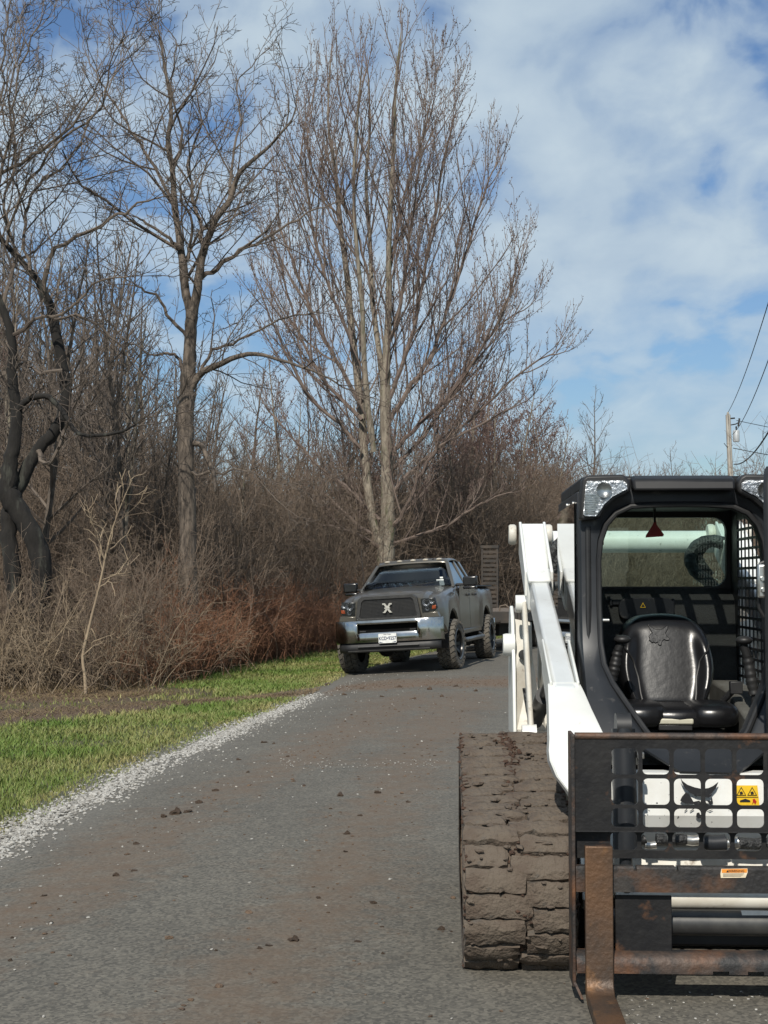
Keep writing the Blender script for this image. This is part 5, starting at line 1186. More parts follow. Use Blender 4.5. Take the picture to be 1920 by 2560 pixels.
# ---------------- cab
CAB = link('cab', None, SK)
inn = [(-.165, .87), (-.225, .95), (-.295, 1.06), (-.345, 1.14), (-.376, 1.22), (-.386, 1.32), (-.388, 1.5), (-.388, 1.70), (-.378, 1.79), (-.352, 1.865), (-.305, 1.92), (-.235, 1.952), (-.12, 1.96), (0, 1.961)]
outr = [(-.47, .84), (-.472, .95), (-.473, 1.06), (-.474, 1.14), (-.474, 1.22), (-.475, 1.32), (-.475, 1.5), (-.475, 1.72), (-.476, 1.84), (-.474, 1.94), (-.462, 2.02), (-.40, 2.055), (-.2, 2.062), (0, 2.063)]
def lyz(z): return pl(z, (.84, .30), (.95, .36), (1.14, .52), (1.25, .62), (1.4, .68), (2.1, .70))
full = lambda L: L+[(-x, z) for (x, z) in L[-2::-1]]
I, O = full(inn), full(outr)
m = MB(); P = []
for (a, c) in zip(I, O):
    ya, yc = lyz(a[1]), lyz(c[1])
    P.append([(c[0], yc+.16, c[1]), (c[0]*1.0, yc+.012, c[1]), (c[0]*.985, yc, c[1]-.006*(c[1] > 1.9)), (lerp(c[0], a[0], .45), min(ya, yc)-.004, lerp(c[1], a[1], .45)), (lerp(c[0], a[0], .85), ya-.002, lerp(c[1], a[1], .85)), (a[0], ya+.02, a[1]), (a[0], ya+.13, a[1])])
m.grid(P); m.build('front_frame', M_cab, CAB, smooth=45)
m = MB(); m.tube([(a[0], lyz(a[1])-.002, a[1]) for a in I], .013, 8); m.build('door_seal', M_trim, CAB)
for sx in (-1, 1):
    m = MB(); m.tube([(sx*.437, .685, 1.86), (sx*.437, .68, 1.6), (sx*.44, .66, 1.33), (sx*.436, .655, 1.29)], .013, 8); m.build('post_rib', M_trim, CAB)
# roof with barred skylight
m = MB(); rx = .46
m.prism([(.60, 2.02), (.62, 2.075), (.69, 2.097), (.72, 2.098), (.72, 2.03)], 'x', -.235, .235); m.prism([(.722, 2.03), (.722, 2.097), (.78, 2.10), (.78, 2.03)], 'x', -rx+.02, rx-.02); m.box(-rx, rx, 1.32, 1.95, 2.03, 2.10); m.box(-rx, -.36, .782, 1.319, 2.031, 2.099); m.box(.36, rx, .782, 1.319, 2.031, 2.099); m.build('roof', pm('roof_black', (.008, .008, .009), .5, spec=.28, c2=(.016, .016, .017), scale=5), CAB, bevel=.014)
m = MB()
for k in range(4): m.box(-.24+k*.16-.022, -.24+k*.16+.022, 1.01, 1.32, 2.04, 2.06)
m.box(-.36, .36, .95, 1.012, 2.045, 2.055); m.box(-.36, .36, 1.15, 1.175, 2.046, 2.054); m.build('skylight_bars', M_trim, CAB, smooth=0)
m = MB(); m.box(-.36, .36, .785, 1.317, 2.07, 2.076); m.build('skylight_pane', glassm('smoked_pane', (.92, .94, .93), .02, .3), CAB, smooth=0)
m = MB(); m.box(-.43, .43, 1.33, 1.93, 1.985, 2.02); m.build('headliner', M_trim, CAB, bevel=.01)
# lamps in the roof corners
Z4 = lambda *pp: [(1420+x*.3014, 1160+y*.3014) for (x, y) in pp]
for sx in (-1, 1):
    ol = locs(.66, *Z4((150, 148), (445, 142), (478, 168), (480, 212), (430, 240), (360, 275), (290, 340), (250, 405), (225, 436), (135, 436), (120, 420), (140, 180)))
    pod = locs(.66, *Z4((110, 130), (150, 98), (445, 90), (490, 118), (515, 180), (510, 235), (470, 262), (390, 300), (310, 370), (265, 455), (90, 470), (95, 300)))
    mir = (lambda L: L) if sx < 0 else (lambda L: [(-x, z) for (x, z) in L])
    m = MB(); m.prism(mir(pod), 'y', .625, .72); PD = m.build('lamp_pod', M_trim, CAB, bevel=.012)
    m = MB(); m.prism(mir(ol), 'y', .616, .630); LP = m.build('work_lamp', M_reflector, SK, smooth=0)
    zs = [p[1] for p in ol]; xs2 = [p[0] for p in mir(ol)]
    m = MB()
    for j in range(9):
        z = min(zs)+.012+j*.0105; xr = sorted((mir([(min(p[0] for p in ol)+.006, 0)])[0][0], mir([(min(p[0] for p in ol)+.05+.004*j, 0)])[0][0])); m.box(xr[0], xr[1], .609, .617, z, z+.006)
    m.build('lamp_ribs', M_silver, LP, smooth=0)
    m = MB(); cxl = mir([(min(p[0] for p in ol)+.095, 0)])[0][0]; m.lathe([(0, .0), (.02, -.003), (.034, -.012), (.036, -.014)], (cxl, .616, max(zs)-.045), 'y', 18, False); m.build('lamp_bowl', M_silver, LP)
    m = MB(); m.raw([(p[0], .604, p[1]) for p in mir(ol)], [tuple(range(len(ol)))]); m.build('lens', M_lens, LP, smooth=0, solid=.003)
# side walls with slotted screens
for sx in (-1, 1):
    m = MB()
    m.box(sx*.462, sx*.475, .80, .90, 1.0, 2.03); m.box(sx*.462, sx*.475, 1.72, 1.94, .85, 2.03); m.box(sx*.462, sx*.475, .901, 1.719, 1.93, 2.03); m.box(sx*.462, sx*.475, .62, 1.719, .80, .999); m.build('side_frame', M_cab, CAB, bevel=.004)
    m = MB()
    for k in range(1, 9): m.box(sx*.464, sx*.470, .90+k*.0915-.006, .90+k*.0915+.006, 1.0, 1.93)
    for k in range(1, 18): m.box(sx*.4625, sx*.4715, .90, 1.72, 1.0+k*.0517-.007, 1.0+k*.0517+.007)
    m.build('side_screen', M_trim, CAB, smooth=0)
    if sx < 0:
        m = MB(); m.box(sx*.482, sx*.486, .86, 1.88, 1.0, 1.98); m.build('side_window', M_pglass, CAB, smooth=0)
    for (y, z) in ((.95, 1.98), (1.3, 1.99)):
        m = MB(); m.lathe([(0, -.008), (.012, -.006), (.012, .004)], (sx*.48, y, z), 'x', 10, False); m.build('bolt', M_silver, CAB)
# rear wall, window
m = MB(); W_, z0, z1 = .44, 1.575, 1.955; ro = rrect(.94, .50, .02, 5, 0, 1.775); ri = rrect(2*W_, z1-z0, .07, 5, 0, (z0+z1)/2); n = len(ro)
m.raw([(p[0], 1.90, p[1]) for p in ro]+[(p[0], 1.90, p[1]) for p in ri]+[(p[0], 1.95, p[1]) for p in ri], [(i, (i+1) % n, n+(i+1) % n, n+i) for i in range(n)]+[(n+i, n+(i+1) % n, 2*n+(i+1) % n, 2*n+i) for i in range(n)]); m.build('rear_window_frame', M_trim, CAB, smooth=30)
m = MB(); m.raw([(p[0], 1.93, p[1]) for p in ri], [tuple(range(n))]); m.build('rear_window', M_sglass, CAB, smooth=0, solid=.005)
m = MB(); m.raw([(-.46, 1.90, 1.56), (.46, 1.90, 1.56), (.46, 1.80, 1.50), (-.46, 1.80, 1.50), (.46, 1.72, .86), (-.46, 1.72, .86)], [(0, 1, 2, 3), (3, 2, 4, 5)]); m.build('rear_wall', M_cabin, CAB, smooth=0, solid=.012)
m = MB(); m.box(-.20, .12, 1.775, 1.80, 1.475, 1.505); m.box(-.215, -.2, 1.77, 1.80, 1.47, 1.51); m.box(.12, .135, 1.77, 1.80, 1.47, 1.51); m.build('vent_strip', M_cab, CAB, bevel=.004)
m = MB(); pd = rrect(.30, .12, .05, 4, -.02, 1.455); m.prism(pd, 'y', 1.742, 1.77); DP = m.build('decal_plate', M_cab, SK, bevel=.004)
m = MB(); ring_poly(m, [(-.055, 1.462), (-.025, 1.462), (-.04, 1.49)], .3, 1.740, .002); m.build('caution_triangle', M_yellow, DP, smooth=0)
m = MB(); m.box(-.44, .44, .32, 1.72, .80, .83); m.build('cab_floor', M_cabin, CAB, smooth=0)
for sx in (-1, 1):
    m = MB(); m.prism([(.55, .84), (1.70, .84), (1.70, 1.08), (1.2, 1.06), (.62, .93)], 'x', sx*.30, sx*.455); m.build('side_console', pm('grey_console', (.10, .10, .09), .7, c2=(.06, .058, .05), scale=8), CAB, bevel=.015)
m = MB(); a = locs(1.55, (1636, 1300), (1632, 1312), (1615, 1338), (1614, 1344), (1658, 1341), (1660, 1336), (1642, 1312), (1640, 1300)); m.prism(a, 'y', 1.55, 1.556); m.build('exit_tag', M_red, CAB, smooth=0)
a = loc(1637, 1292, 1.55); m = MB(); m.tube([(a[0], 1.553, a[1]-.03), (a[0], 1.56, 2.0)], .006, 6); m.build('tag_cord', M_trim, CAB)
a, c = loc(1501, 1335, 1.45), loc(1509.5, 1362, 1.45); m = MB(); m.box(a[0], c[0], 1.45, 1.456, c[1], a[1]); m.build('red_tag', M_red, CAB, smooth=0)
a = loc(1512, 1551, .72); m = MB(); m.tube([(a[0]-.05, .72, a[1]), (a[0]+.02, .72, a[1])], .0095, 10); m.tube([(a[0]-.05, .72, a[1]), (a[0]-.03, .72, a[1])], .015, 10); m.build('latch_pin', M_silver, CAB)
# seat
SE = link('seat', None, SK)
m = MB(); P = []
for v in np.linspace(0, 1, 15):
    z = .985+v*.455; w = pl(v, (0, .185), (.12, .215), (.3, .245), (.45, .252), (.6, .24), (.8, .222), (.9, .2), (.96, .172), (1, .125)); yb = 1.14+.16*v
    row = []
    for u in np.linspace(-1, 1, 21):
        a = abs(u); bol = .055*sstep(.55, .86, a)*(1-sstep(.62, .88, v)); edge_ = .11*max(0, (a-.84)/.16)**2+.06*max(0, (v-.86)/.14)**2
        row.append((w*u, yb-  .03*(1-a*a)*.4-bol+edge_, z-.012*a*a*(v > .8)))
    P.append(row)
m.grid(P)
back = [[(x*.93, 1.28+.12*((z-.985)/.455), z) for (x, y, z) in r_] for r_ in P]
m.grid(back); n = len(P); w_ = len(P[0])
ring = P[0]+[P[i][-1] for i in range(1, n)]+P[-1][-2::-1]+[P[i][0] for i in range(n-2, 0, -1)]; rb = back[0]+[back[i][-1] for i in range(1, n)]+back[-1][-2::-1]+[back[i][0] for i in range(n-2, 0, -1)]
k = len(ring); m.raw(ring+rb, [(i, (i+1) % k, k+(i+1) % k, k+i) for i in range(k)]); BK = m.build('backrest', M_seat, SE, smooth=70, subdiv=1)
for sx in (-1, 1):
    m = MB(); pts = []
    for v in np.linspace(0.02, .66, 12):
        w = pl(v, (0, .185), (.12, .215), (.3, .245), (.45, .252), (.6, .24), (.8, .205)); u = pl(v, (0, .66), (.3, .58), (.5, .66), (.66, .93)); a = u; bol = .055*sstep(.55, .86, a)
        pts.append((sx*w*u, 1.14+.16*v-.03*(1-a*a)*.4-bol-.004+.11*max(0, (a-.84)/.16)**2, .985+v*.455))
    m.tube(pts, .005, 6); m.build('piping', M_trim, SE)
Z5 = lambda *pp: [(1480+x*.2652, 1480+y*.2652) for (x, y) in pp]
fe = Z5((528, 302), (560, 330), (600, 350), (650, 352), (680, 335), (718, 310), (712, 350), (690, 385), (708, 420), (726, 432), (720, 452), (690, 455), (675, 445), (660, 455), (650, 475), (648, 495), (630, 502), (612, 492), (610, 470), (590, 480), (575, 468), (555, 478), (548, 462), (530, 455), (538, 435), (528, 420), (545, 395), (565, 385), (540, 345))
def on_back(p):
    x, z = loc(p[0], p[1], 1.26); v = (z-.985)/.455; return x, z
m = MB(); q = [on_back(p) for p in fe]; n = len(q)
f_ = lambda x, z: 1.14+.16*((z-.985)/.455)-.012
m.raw([(x, f_(x, z)-.007, z) for (x, z) in q]+[(x, f_(x, z)+.006, z) for (x, z) in q], [tuple(range(n))]+[(i, (i+1) % n, n+(i+1) % n, n+i) for i in range(n)]); m.build('cat_emblem', M_seat, SE, smooth=0, bevel=.0025)
m = MB()
for pp in (Z5((590, 392), (612, 402), (606, 408)), Z5((660, 398), (676, 390), (670, 404)), Z5((628, 400), (640, 400), (650, 450), (622, 452)), Z5((560, 430), (600, 440), (562, 437)), Z5((562, 448), (600, 448), (566, 456))):
    q = [on_back(p) for p in pp]; n = len(q); m.raw([(x, f_(x, z)-.0095, z) for (x, z) in q]+[(x, f_(x, z), z) for (x, z) in q], [tuple(range(n))]+[(i, (i+1) % n, n+(i+1) % n, n+i) for i in range(n)])
m.build('emblem_face', M_seat, SE, smooth=0)
m = MB(); m.ellipsoid((-.17, .98, .965), (.125, .20, .062), 20, 12, .6); m.build('thigh_bolster', M_seat, SE, smooth=80)
m = MB(); m.ellipsoid((.17, .98, .965), (.125, .20, .062), 20, 12, .6); m.build('thigh_bolster', M_seat, SE, smooth=80)
m = MB(); m.ellipsoid((0, 1.02, .955), (.17, .22, .055), 20, 12, .55); m.build('cushion', M_seat, SE, smooth=80)
m = MB(); m.box(-.22, .22, .86, 1.3, .83, .90); m.build('seat_base', M_cabin, SE, bevel=.015)
m = MB(); a, c = loc(1645, 1796, .80), loc(1735, 1812, .80); m.box(a[0], c[0], .80, .86, c[1], a[1]); m.build('adjuster_handle', M_beige, SE, bevel=.008)
m = MB(); m.box(a[0]+.005, c[0]-.005, .81, .86, c[1]-.028, c[1]-.002); m.build('handle_bracket', M_trim, SE, bevel=.004)
m = MB(); m.tube([(.20, 1.1, .96), (.27, 1.02, 1.05), (.30, .99, 1.09)], .017, 8); m.box(.27, .33, .97, 1.01, 1.06, 1.12); m.build('belt_buckle', M_trim, SE, bevel=.004)
# joysticks
for sx, pp in ((-1, ((1525, 1775), (1530, 1700), (1545, 1625), (1553, 1608))), (1, ((1890, 1800), (1885, 1735), (1868, 1640), (1857, 1610)))):
    q = [loc(x, y, .86) for (x, y) in pp]; J = link('joystick', None, SK)
    m = MB(); m.tube([(q[0][0], .90, .86), (q[0][0], .88, q[0][1]), (q[1][0], .86, q[1][1])], .014, 10); m.build('lever', M_trim, J)
    A_, B_ = Vector((q[1][0], .86, q[1][1])), Vector((q[2][0], .86, q[2][1])); pts, rr = [], []
    for i in range(25):
        pts.append(A_.lerp(B_, i/24)); rr.append(.0225+(.003 if i % 4 < 2 else 0)+(.003 if 5 < i < 16 else 0))
    m = MB(); m.tube(pts, rr, 14); m.build('grip', M_trim, J)
    m = MB(); m.tube([B_, Vector((q[3][0], .855, q[3][1]))], .021, 10); m.ellipsoid((q[3][0]+.004, .85, q[3][1]+.018), (.041, .041, .022), 18, 10); m.build('knob', M_trim, J)
# open door at the right: curved frame tube, glass, latch
DR = link('door', None, SK); hx, hy = .47, .64; fx, fy = .205, -.20
dp = lambda t, z: (lerp(hx, fx, t), lerp(hy, fy, t), z)
m = MB(); m.tube([dp(.1, .92), dp(.6, .90), dp(.93, .92), dp(.985, .97), dp(1, 1.1), dp(1, 1.5), dp(1, 1.9), dp(.985, 2.0), dp(.93, 2.05), dp(.6, 2.07), dp(.05, 2.06)], .026, 10); m.build('door_frame', M_trim, DR)
m = MB(); m.raw([dp(.05, .93), dp(.97, .93), dp(.97, 2.03), dp(.05, 2.04)], [(0, 1, 2, 3)]); m.build('door_glass', M_pglass, DR, smooth=0, solid=.005)
a, c = loc(1893, 1410, -.18), loc(1935, 1495, -.18); m = MB(); m.box(a[0], c[0], -.19, -.165, c[1], a[1]); LT = m.build('door_latch', M_silver, DR, bevel=.008)
for (px_, py_) in ((1907, 1447), (1909, 1475)):
    q = loc(px_, py_, -.2); m = MB(); m.lathe([(.0, -.012), (.008, -.012), (.0105, 0)], (q[0], -.19, q[1]), 'y', 12, False); m.build('latch_bolt', M_silver, DR)
m = MB(); q = locs(-.16, (1925, 1400), (1903, 1408), (1896, 1420), (1899, 1520), (1910, 1540), (1930, 1552)); m.tube([(x, -.15, z) for (x, z) in q], .007, 8); m.build('door_handle', M_trim, DR)
# ---------------- lift arms, towers
for sx in (-1, 1):
    A = link('lift_arm', None, SK); X = lambda x: -x*(-sx) if sx < 0 else -x
    def sec(ly, zt, xo, xi, h): # outer/inner x given for the -1 side (negative)
        xo, xi = (xo, xi) if sx < 0 else (-xo, -xi)
        return [(xo, ly, zt), (xi, ly, zt), (xi, ly+.03, zt-h), (xo, ly+.03, zt-h)]
    m = MB(); m.hexa(sec(1.92, 1.635, -.648, -.528, .20), sec(2.58, 1.955, -.66, -.505, .20)); m.build('rear_arm', M_wpaint, A, bevel=.014)
    for e in (-.655, -.512):
        e2 = e if sx < 0 else -e; m = MB(); m.hexa([(e2-.008, 1.95, 1.66), (e2+.008, 1.95, 1.66), (e2+.008, 1.97, 1.52), (e2-.008, 1.97, 1.52)], [(e2-.008, 2.56, 1.962), (e2+.008, 2.56, 1.962), (e2+.008, 2.60, 1.77), (e2-.008, 2.60, 1.77)]); m.build('arm_flange', M_wpaint, A, bevel=.004)
    m = MB(); m.hexa(sec(.40, 1.132, -.622, -.518, .16), sec(1.93, 1.632, -.636, -.536, .17)); m.build('front_arm', pm('worn_white_top', (.56, .58, .58), .35, c2=(.48, .49, .48), scale=3, c3=(.33, .32, .29), s3=6, lo3=.62, hi3=.75, coat=.2), A, bevel=.016)
    m = MB(); m.hexa(sec(1.80, 1.61, -.65, -.525, .03), sec(1.98, 1.68, -.655, -.522, .03)); m.build('arm_weld_plate', M_wpaint, A, bevel=.012)
    for e, ya, yb in ((-.632, .42, .95), (-.511, .42, .90)):
        e2 = e if sx < 0 else -e; m = MB(); m.hexa([(e2-.006, ya, 1.155), (e2+.006, ya, 1.155), (e2+.006, ya+.04, .96), (e2-.006, ya+.04, .96)], [(e2-.006, yb, 1.325), (e2+.006, yb, 1.325), (e2+.006, yb, 1.16), (e2-.006, yb, 1.16)]); m.build('gusset', M_wpaint, A, bevel=.004)
    lv = [(1.150, .45, -.635, -.515), (1.142, .435, -.645, -.500), (1.11, .37, -.648, -.488), (1.05, .25, -.655, -.470), (.942, .03, -.668, -.432), (.90, -.01, -.674, -.43), (.86, -.03, -.672, -.42), (.80, -.06, -.648, -.42), (.745, -.09, -.605, -.42), (.69, -.11, -.572, -.42), (.5, -.14, -.555, -.42), (.32, -.16, -.55, -.43)]
    m = MB(); P = []
    for (z, y, xo, xi) in lv:
        xo, xi = (xo, xi) if sx < 0 else (-xo, -xi); P.append([(xo, y+.15, z-.02), (xo, y+.008, z), (lerp(xo, xi, .04), y, z), (lerp(xo, xi, .96), y, z), (xi, y+.008, z), (xi, y+.15, z-.02), (xo, y+.15, z-.02)])
    m.grid(P); m.build('arm_knee', M_wpaint, A, smooth=35)
    for xb in (-.70, -.485):
        x2 = xb if sx < 0 else -xb; m = MB(); m.lathe([(0, -.025), (.055, -.022), (.062, -.012), (.062, .012), (.055, .022), (0, .025)], (x2, 2.60, 1.885), 'x', 20, False); m.build('pivot_boss', M_wdirty, A)
    # tower
    T_ = link('rear_upright', None, SK); S_ = lambda x: x if sx < 0 else -x
    m = MB(); m.prism([(2.12, .70), (2.75, .70), (2.72, 1.2), (2.62, 1.42), (2.5, 1.46), (2.36, 1.40), (2.2, 1.1)], 'x', S_(-.722), S_(-.702)); m.build('outer_plate', M_wpaint, T_, bevel=.006)
    m = MB(); m.prism([(2.12, .70), (2.75, .70), (2.72, 1.3), (2.45, 1.34), (2.2, 1.1)], 'x', S_(-.545), S_(-.525)); m.build('inner_plate', M_wdirty, T_, bevel=.006)
    m = MB(); m.raw([(S_(-.701), 2.16, .76), (S_(-.546), 2.16, .76), (S_(-.60), 2.34, 1.15), (S_(-.60), 2.44, 1.36), (S_(-.701), 2.44, 1.38), (S_(-.701), 2.25, 1.1)], [(0, 1, 2, 5), (5, 2, 3, 4)]); m.build('front_web', M_wdirty, T_, smooth=0, solid=.012)
    q = loc(1309, 1637, 2.25); m = MB(); m.lathe([(0, -.012), (.026, -.01), (.03, .0)], (S_(q[0]), 2.25, q[1]), 'y', 16, False); m.build('web_hole', M_trim, T_)
    m = MB(); m.lathe([(0, -.05), (.062, -.048), (.066, -.03), (.066, .02)], (S_(-.722), 2.32, 1.235), 'x', 20, False) if sx < 0 else m.lathe([(.066, -.02), (.066, .03), (.062, .048), (0, .05)], (.722, 2.32, 1.235), 'x', 20, False); m.build('pin_boss', M_wpaint, T_)
    m = MB(); m.box(*sorted((S_(-.70), S_(-.515))), 1.98, 2.16, .735, .76); m.build('foot_bracket', M_wdirty, T_, bevel=.006)
    L_ = link('control_link', None, SK)
    m = MB(); m.hexa([(S_(-.668), 1.50, .80), (S_(-.640), 1.50, .80), (S_(-.640), 1.62, .78), (S_(-.668), 1.62, .78)], [(S_(-.668), 2.16, 1.50), (S_(-.640), 2.16, 1.50), (S_(-.640), 2.26, 1.46), (S_(-.668), 2.26, 1.46)]); m.build('link_bar', M_wdirty, L_, bevel=.012)
    for (y, z) in ((2.2, 1.475), (1.56, .80)):
        m = MB(); m.lathe([(0, -.04), (.05, -.038), (.052, .038), (0, .04)], (S_(-.665), y, z), 'x', 18, False); m.build('link_pin', M_wpaint, L_)
    m = MB(); m.tube([(S_(-.60), 2.1, .82), (S_(-.60), 1.35, 1.02)], .045, 14); m.tube([(S_(-.60), 1.36, 1.02), (S_(-.60), .95, 1.13)], .024, 10); m.build('lift_cylinder', M_trim, SK)
    m = MB(); m.box(*sorted((S_(-.605), S_(-.56))), .95, 1.05, .86, 1.02); m.build('red_lens', M_red, SK, bevel=.01)
    q = loc(1561, 1990, -.12); m = MB(); m.tube([(S_(q[0]), -.10, 1.0), (S_(q[0]), -.14, .70), (S_(q[0]), -.15, .50)], .048, 18); m.tube([(S_(q[0]), -.15, .5), (S_(q[0]), -.16, .3)], .026, 12); TC_ = m.build('tilt_cylinder', M_cab, SK, smooth=50)
    m = MB(); m.lathe([(.0, -.03), (.055, -.03), (.055, .03), (0, .03)], (S_(q[0]), -.09, 1.01), 'x', 16, False); m.build('rod_eye', M_trim, TC_)
    m = MB(); m.tube([(S_(q[0]+.062), -.12, .92), (S_(q[0]+.062), -.13, .68)], .009, 8); m.box(*sorted((S_(q[0]+.05), S_(q[0]+.078))), -.15, -.12, .885, .91); m.box(*sorted((S_(q[0]+.05), S_(q[0]+.078))), -.15, -.12, .80, .825); m.build('hard_line', M_silver, TC_, bevel=.003)
m = MB(); m.tube([(-.53, 2.66, 1.843), (.53, 2.66, 1.843)], .066, 24); m.build('cross_tube', M_wchip, SK)
# hoses over the cross tube
def hose(px_pts, ly, r, dl=0, nm='hose'):
    C = catmull([(*loc(x, y, ly+dl*i), ly+dl*i) for i, (x, y) in enumerate(px_pts)], 5); m = MB()
    m.tube([(c[0], c[2], c[1]) for c in C], [r*(1+.05*math.sin(i*2.1)) for i in range(len(C))], 12); m.build(nm, M_hose, SK)
hose([(1860, 1420), (1830, 1368), (1785, 1352), (1745, 1362), (1725, 1395), (1738, 1428), (1768, 1452), (1800, 1490), (1815, 1560)], 2.35, .036)
hose([(1840, 1385), (1800, 1360), (1770, 1358), (1745, 1385), (1752, 1410), (1775, 1440)], 2.42, .03)
hose([(1440, 1335), (1415, 1345), (1390, 1368), (1374, 1400), (1371, 1425)], 2.45, .034)
hose([(1440, 1350), (1412, 1372), (1392, 1405), (1380, 1430)], 2.4, .03)
hose([(1372, 1482), (1385, 1465), (1400, 1462), (1420, 1470)], 2.3, .022)
hose([(1312, 1720), (1318, 1760), (1325, 1800), (1330, 1830)], 1.9, .014)
# hydraulic couplings seen low behind the grille
for (xa, xb, y, mt, r) in ((1640, 1716, 2098, M_hose, .024), (1716, 1746, 2100, M_silver, .022), (1752, 1814, 2106, M_cab, .034), (1814, 1822, 2106, M_silver, .02), (1832, 1846, 2106, M_silver, .026), (1846, 1925, 2108, M_hose, .024), (1612, 1640, 2112, M_silver, .016), (1604, 1614, 2098, M_trim, .02)):
    a, c = loc(xa, y, .0), loc(xb, y, .0); m = MB(); m.tube([(a[0], .0, a[1]), (lerp(a[0], c[0], .5), .0, a[1]-.003), (c[0], .0, c[1])], r, 12); m.build('coupling' if mt is M_silver else 'hydraulic_hose', mt, SK)
m = MB(); m.box(-.43, .43, .14, .17, .30, .49); m.build('valve_plate', M_mud, SK, smooth=0)
qa = loc(1800, 2250, -.16); m = MB(); m.tube([(-.42, -.16, qa[1]), (.42, -.16, qa[1])], .036, 16); m.build('axle_tube', M_wdirty, SK)
m = MB(); q = loc(1480, 1830, .05); m.lathe([(.0, .02), (.06, .018), (.075, .0), (.075, -.03)], (-.405, .03, .905), 'z', 18, False); m.build('pivot_cap', M_trim, SK)
m = MB(); m.box(-.52, .52, -.24, -.20, .16, .30); m.build('attachment_carrier', M_trim, SK, bevel=.01)
# ================================================================ pallet fork attachment
FK = empty('pallet_fork_frame', (SX0, SY0, 0), (0, 0, -STH))
tag(FK, 'rusty black pallet fork carriage with grid backrest mounted in front of the loader', 'pallet fork')
M_fork = pm('worn_black_steel', (.008, .008, .009), .55, .0, spec=.3, c2=(.022, .021, .02), scale=5, lo=.4, hi=.72, c3=(.13, .062, .03), s3=7, lo3=.6, hi3=.74, bump=.15, bscale=40)
M_rust = pm('rusty_bar', (.075, .052, .04), .6, .3, c2=(.022, .021, .021), scale=7, lo=.42, hi=.58, c3=(.15, .065, .028), s3=5, lo3=.5, hi3=.72, bump=.25, bscale=50)
M_tine = pm('rusty_tine', (.125, .068, .036), .5, .4, c2=(.05, .038, .03), scale=3.2, lo=.42, hi=.68, c3=(.23, .115, .045), s3=9, lo3=.56, hi3=.75, bump=.2, bscale=60)
M_bar = pm('scuffed_black_bar', (.018, .017, .017), .55, .1, c2=(.04, .035, .031), scale=9, lo=.45, hi=.65, c3=(.1, .048, .024), s3=4.5, lo3=.52, hi3=.7, bump=.25, bscale=50)
FY = -.46
# grid backrest: each cell a frame with a rounded hole
px0, pw_ = -.4165, .119; rows = [(.862, .962), (.747, .848), (.662, .734)]; zb_ = [.975+.038, .855, .7405, .648]
m = MB()
def cell(x0, x1, z0, z1, hx0, hx1, hz0, hz1, yf, yb, yf2=None, yb2=None):
    r = min(.02, (hz1-hz0)*.3); n4 = 4; In = rrect(hx1-hx0, hz1-hz0, r, n4, (hx0+hx1)/2, (hz0+hz1)/2); Ou = []
    cx, cz = (hx0+hx1)/2, (hz0+hz1)/2
    for i, p in enumerate(In):
        k = i % (n4+1); corner = i//(n4+1); cxn, czn = ((x1, z1), (x0, z1), (x0, z0), (x1, z0))[corner]
        if k == n4//2: Ou.append((cxn, czn))
        elif (k < n4//2) == (corner % 2 == 0): Ou.append((cxn, p[1]))
        else: Ou.append((p[0], czn))
    n = len(In); m.raw([(p[0], yf, p[1]) for p in Ou]+[(p[0], yf, p[1]) for p in In]+[(p[0], yb, p[1]) for p in In]+[(p[0], yb, p[1]) for p in Ou],
        [(i, (i+1) % n, n+(i+1) % n, n+i) for i in range(n)]+[(n+i, n+(i+1) % n, 2*n+(i+1) % n, 2*n+i) for i in range(n)]+[(2*n+i, 2*n+(i+1) % n, 3*n+(i+1) % n, 3*n+i) for i in range(n)])
hw = .0518
for i in range(8):
    xc = px0+i*pw_
    for (hz0, hz1), z1, z0 in zip(rows, zb_[:-1], zb_[1:]): cell(xc-pw_/2, xc+pw_/2, z0, z1, xc-hw, xc+hw, hz0, hz1, FY, FY+.012)
    cell(xc-pw_/2, xc+pw_/2, .535, .642, xc-hw, xc+hw, .566, .636, FY+.05, FY+.062)
xe = px0-pw_/2
for s in (-1, 1):
    a, c = sorted((s*.607, s*-xe)); m.box(a, c, FY, FY+.012, .648, 1.013)
    m.box(a, c, FY+.05, FY+.062, .535, .642)
m.build('backrest_grid', M_fork, FK, smooth=20)
m = MB(); m.raw([(-.607, FY, .648), (.607, FY, .648), (.607, FY+.05, .642), (-.607, FY+.05, .642)], [(0, 1, 2, 3)]); m.build('grid_bend', M_fork, FK, smooth=0, solid=.008)
m = MB(); m.tube([(-.607, FY+.006, 1.008), (.607, FY+.006, 1.008)], .014, 10); m.build('top_rail', M_rust, FK)
for s in (-1, 1):
    m = MB(); m.prism([(FY-.012, .06), (FY+.14, .06), (FY+.14, 1.015), (FY-.012, 1.015)], 'x', s*.608, s*.622); m.build('side_plate', M_rust, FK, bevel=.003)
    m = MB(); m.hexa([(s*.622, FY-.010, .085), (s*.612, FY-.010, .085), (s*.612, FY+.03, .085), (s*.622, FY+.03, .085)], [(s*.592, FY-.03, .02), (s*.582, FY-.03, .02), (s*.582, FY+.02, .02), (s*.592, FY+.02, .02)]); m.build('bent_foot', M_rust, FK)
    m = MB(); a, c = sorted((s*.455, s*.24)); m.box(a, c, FY+.02, FY+.035, .185, .40); m.build('coupler_plate', M_fork, FK, bevel=.003)
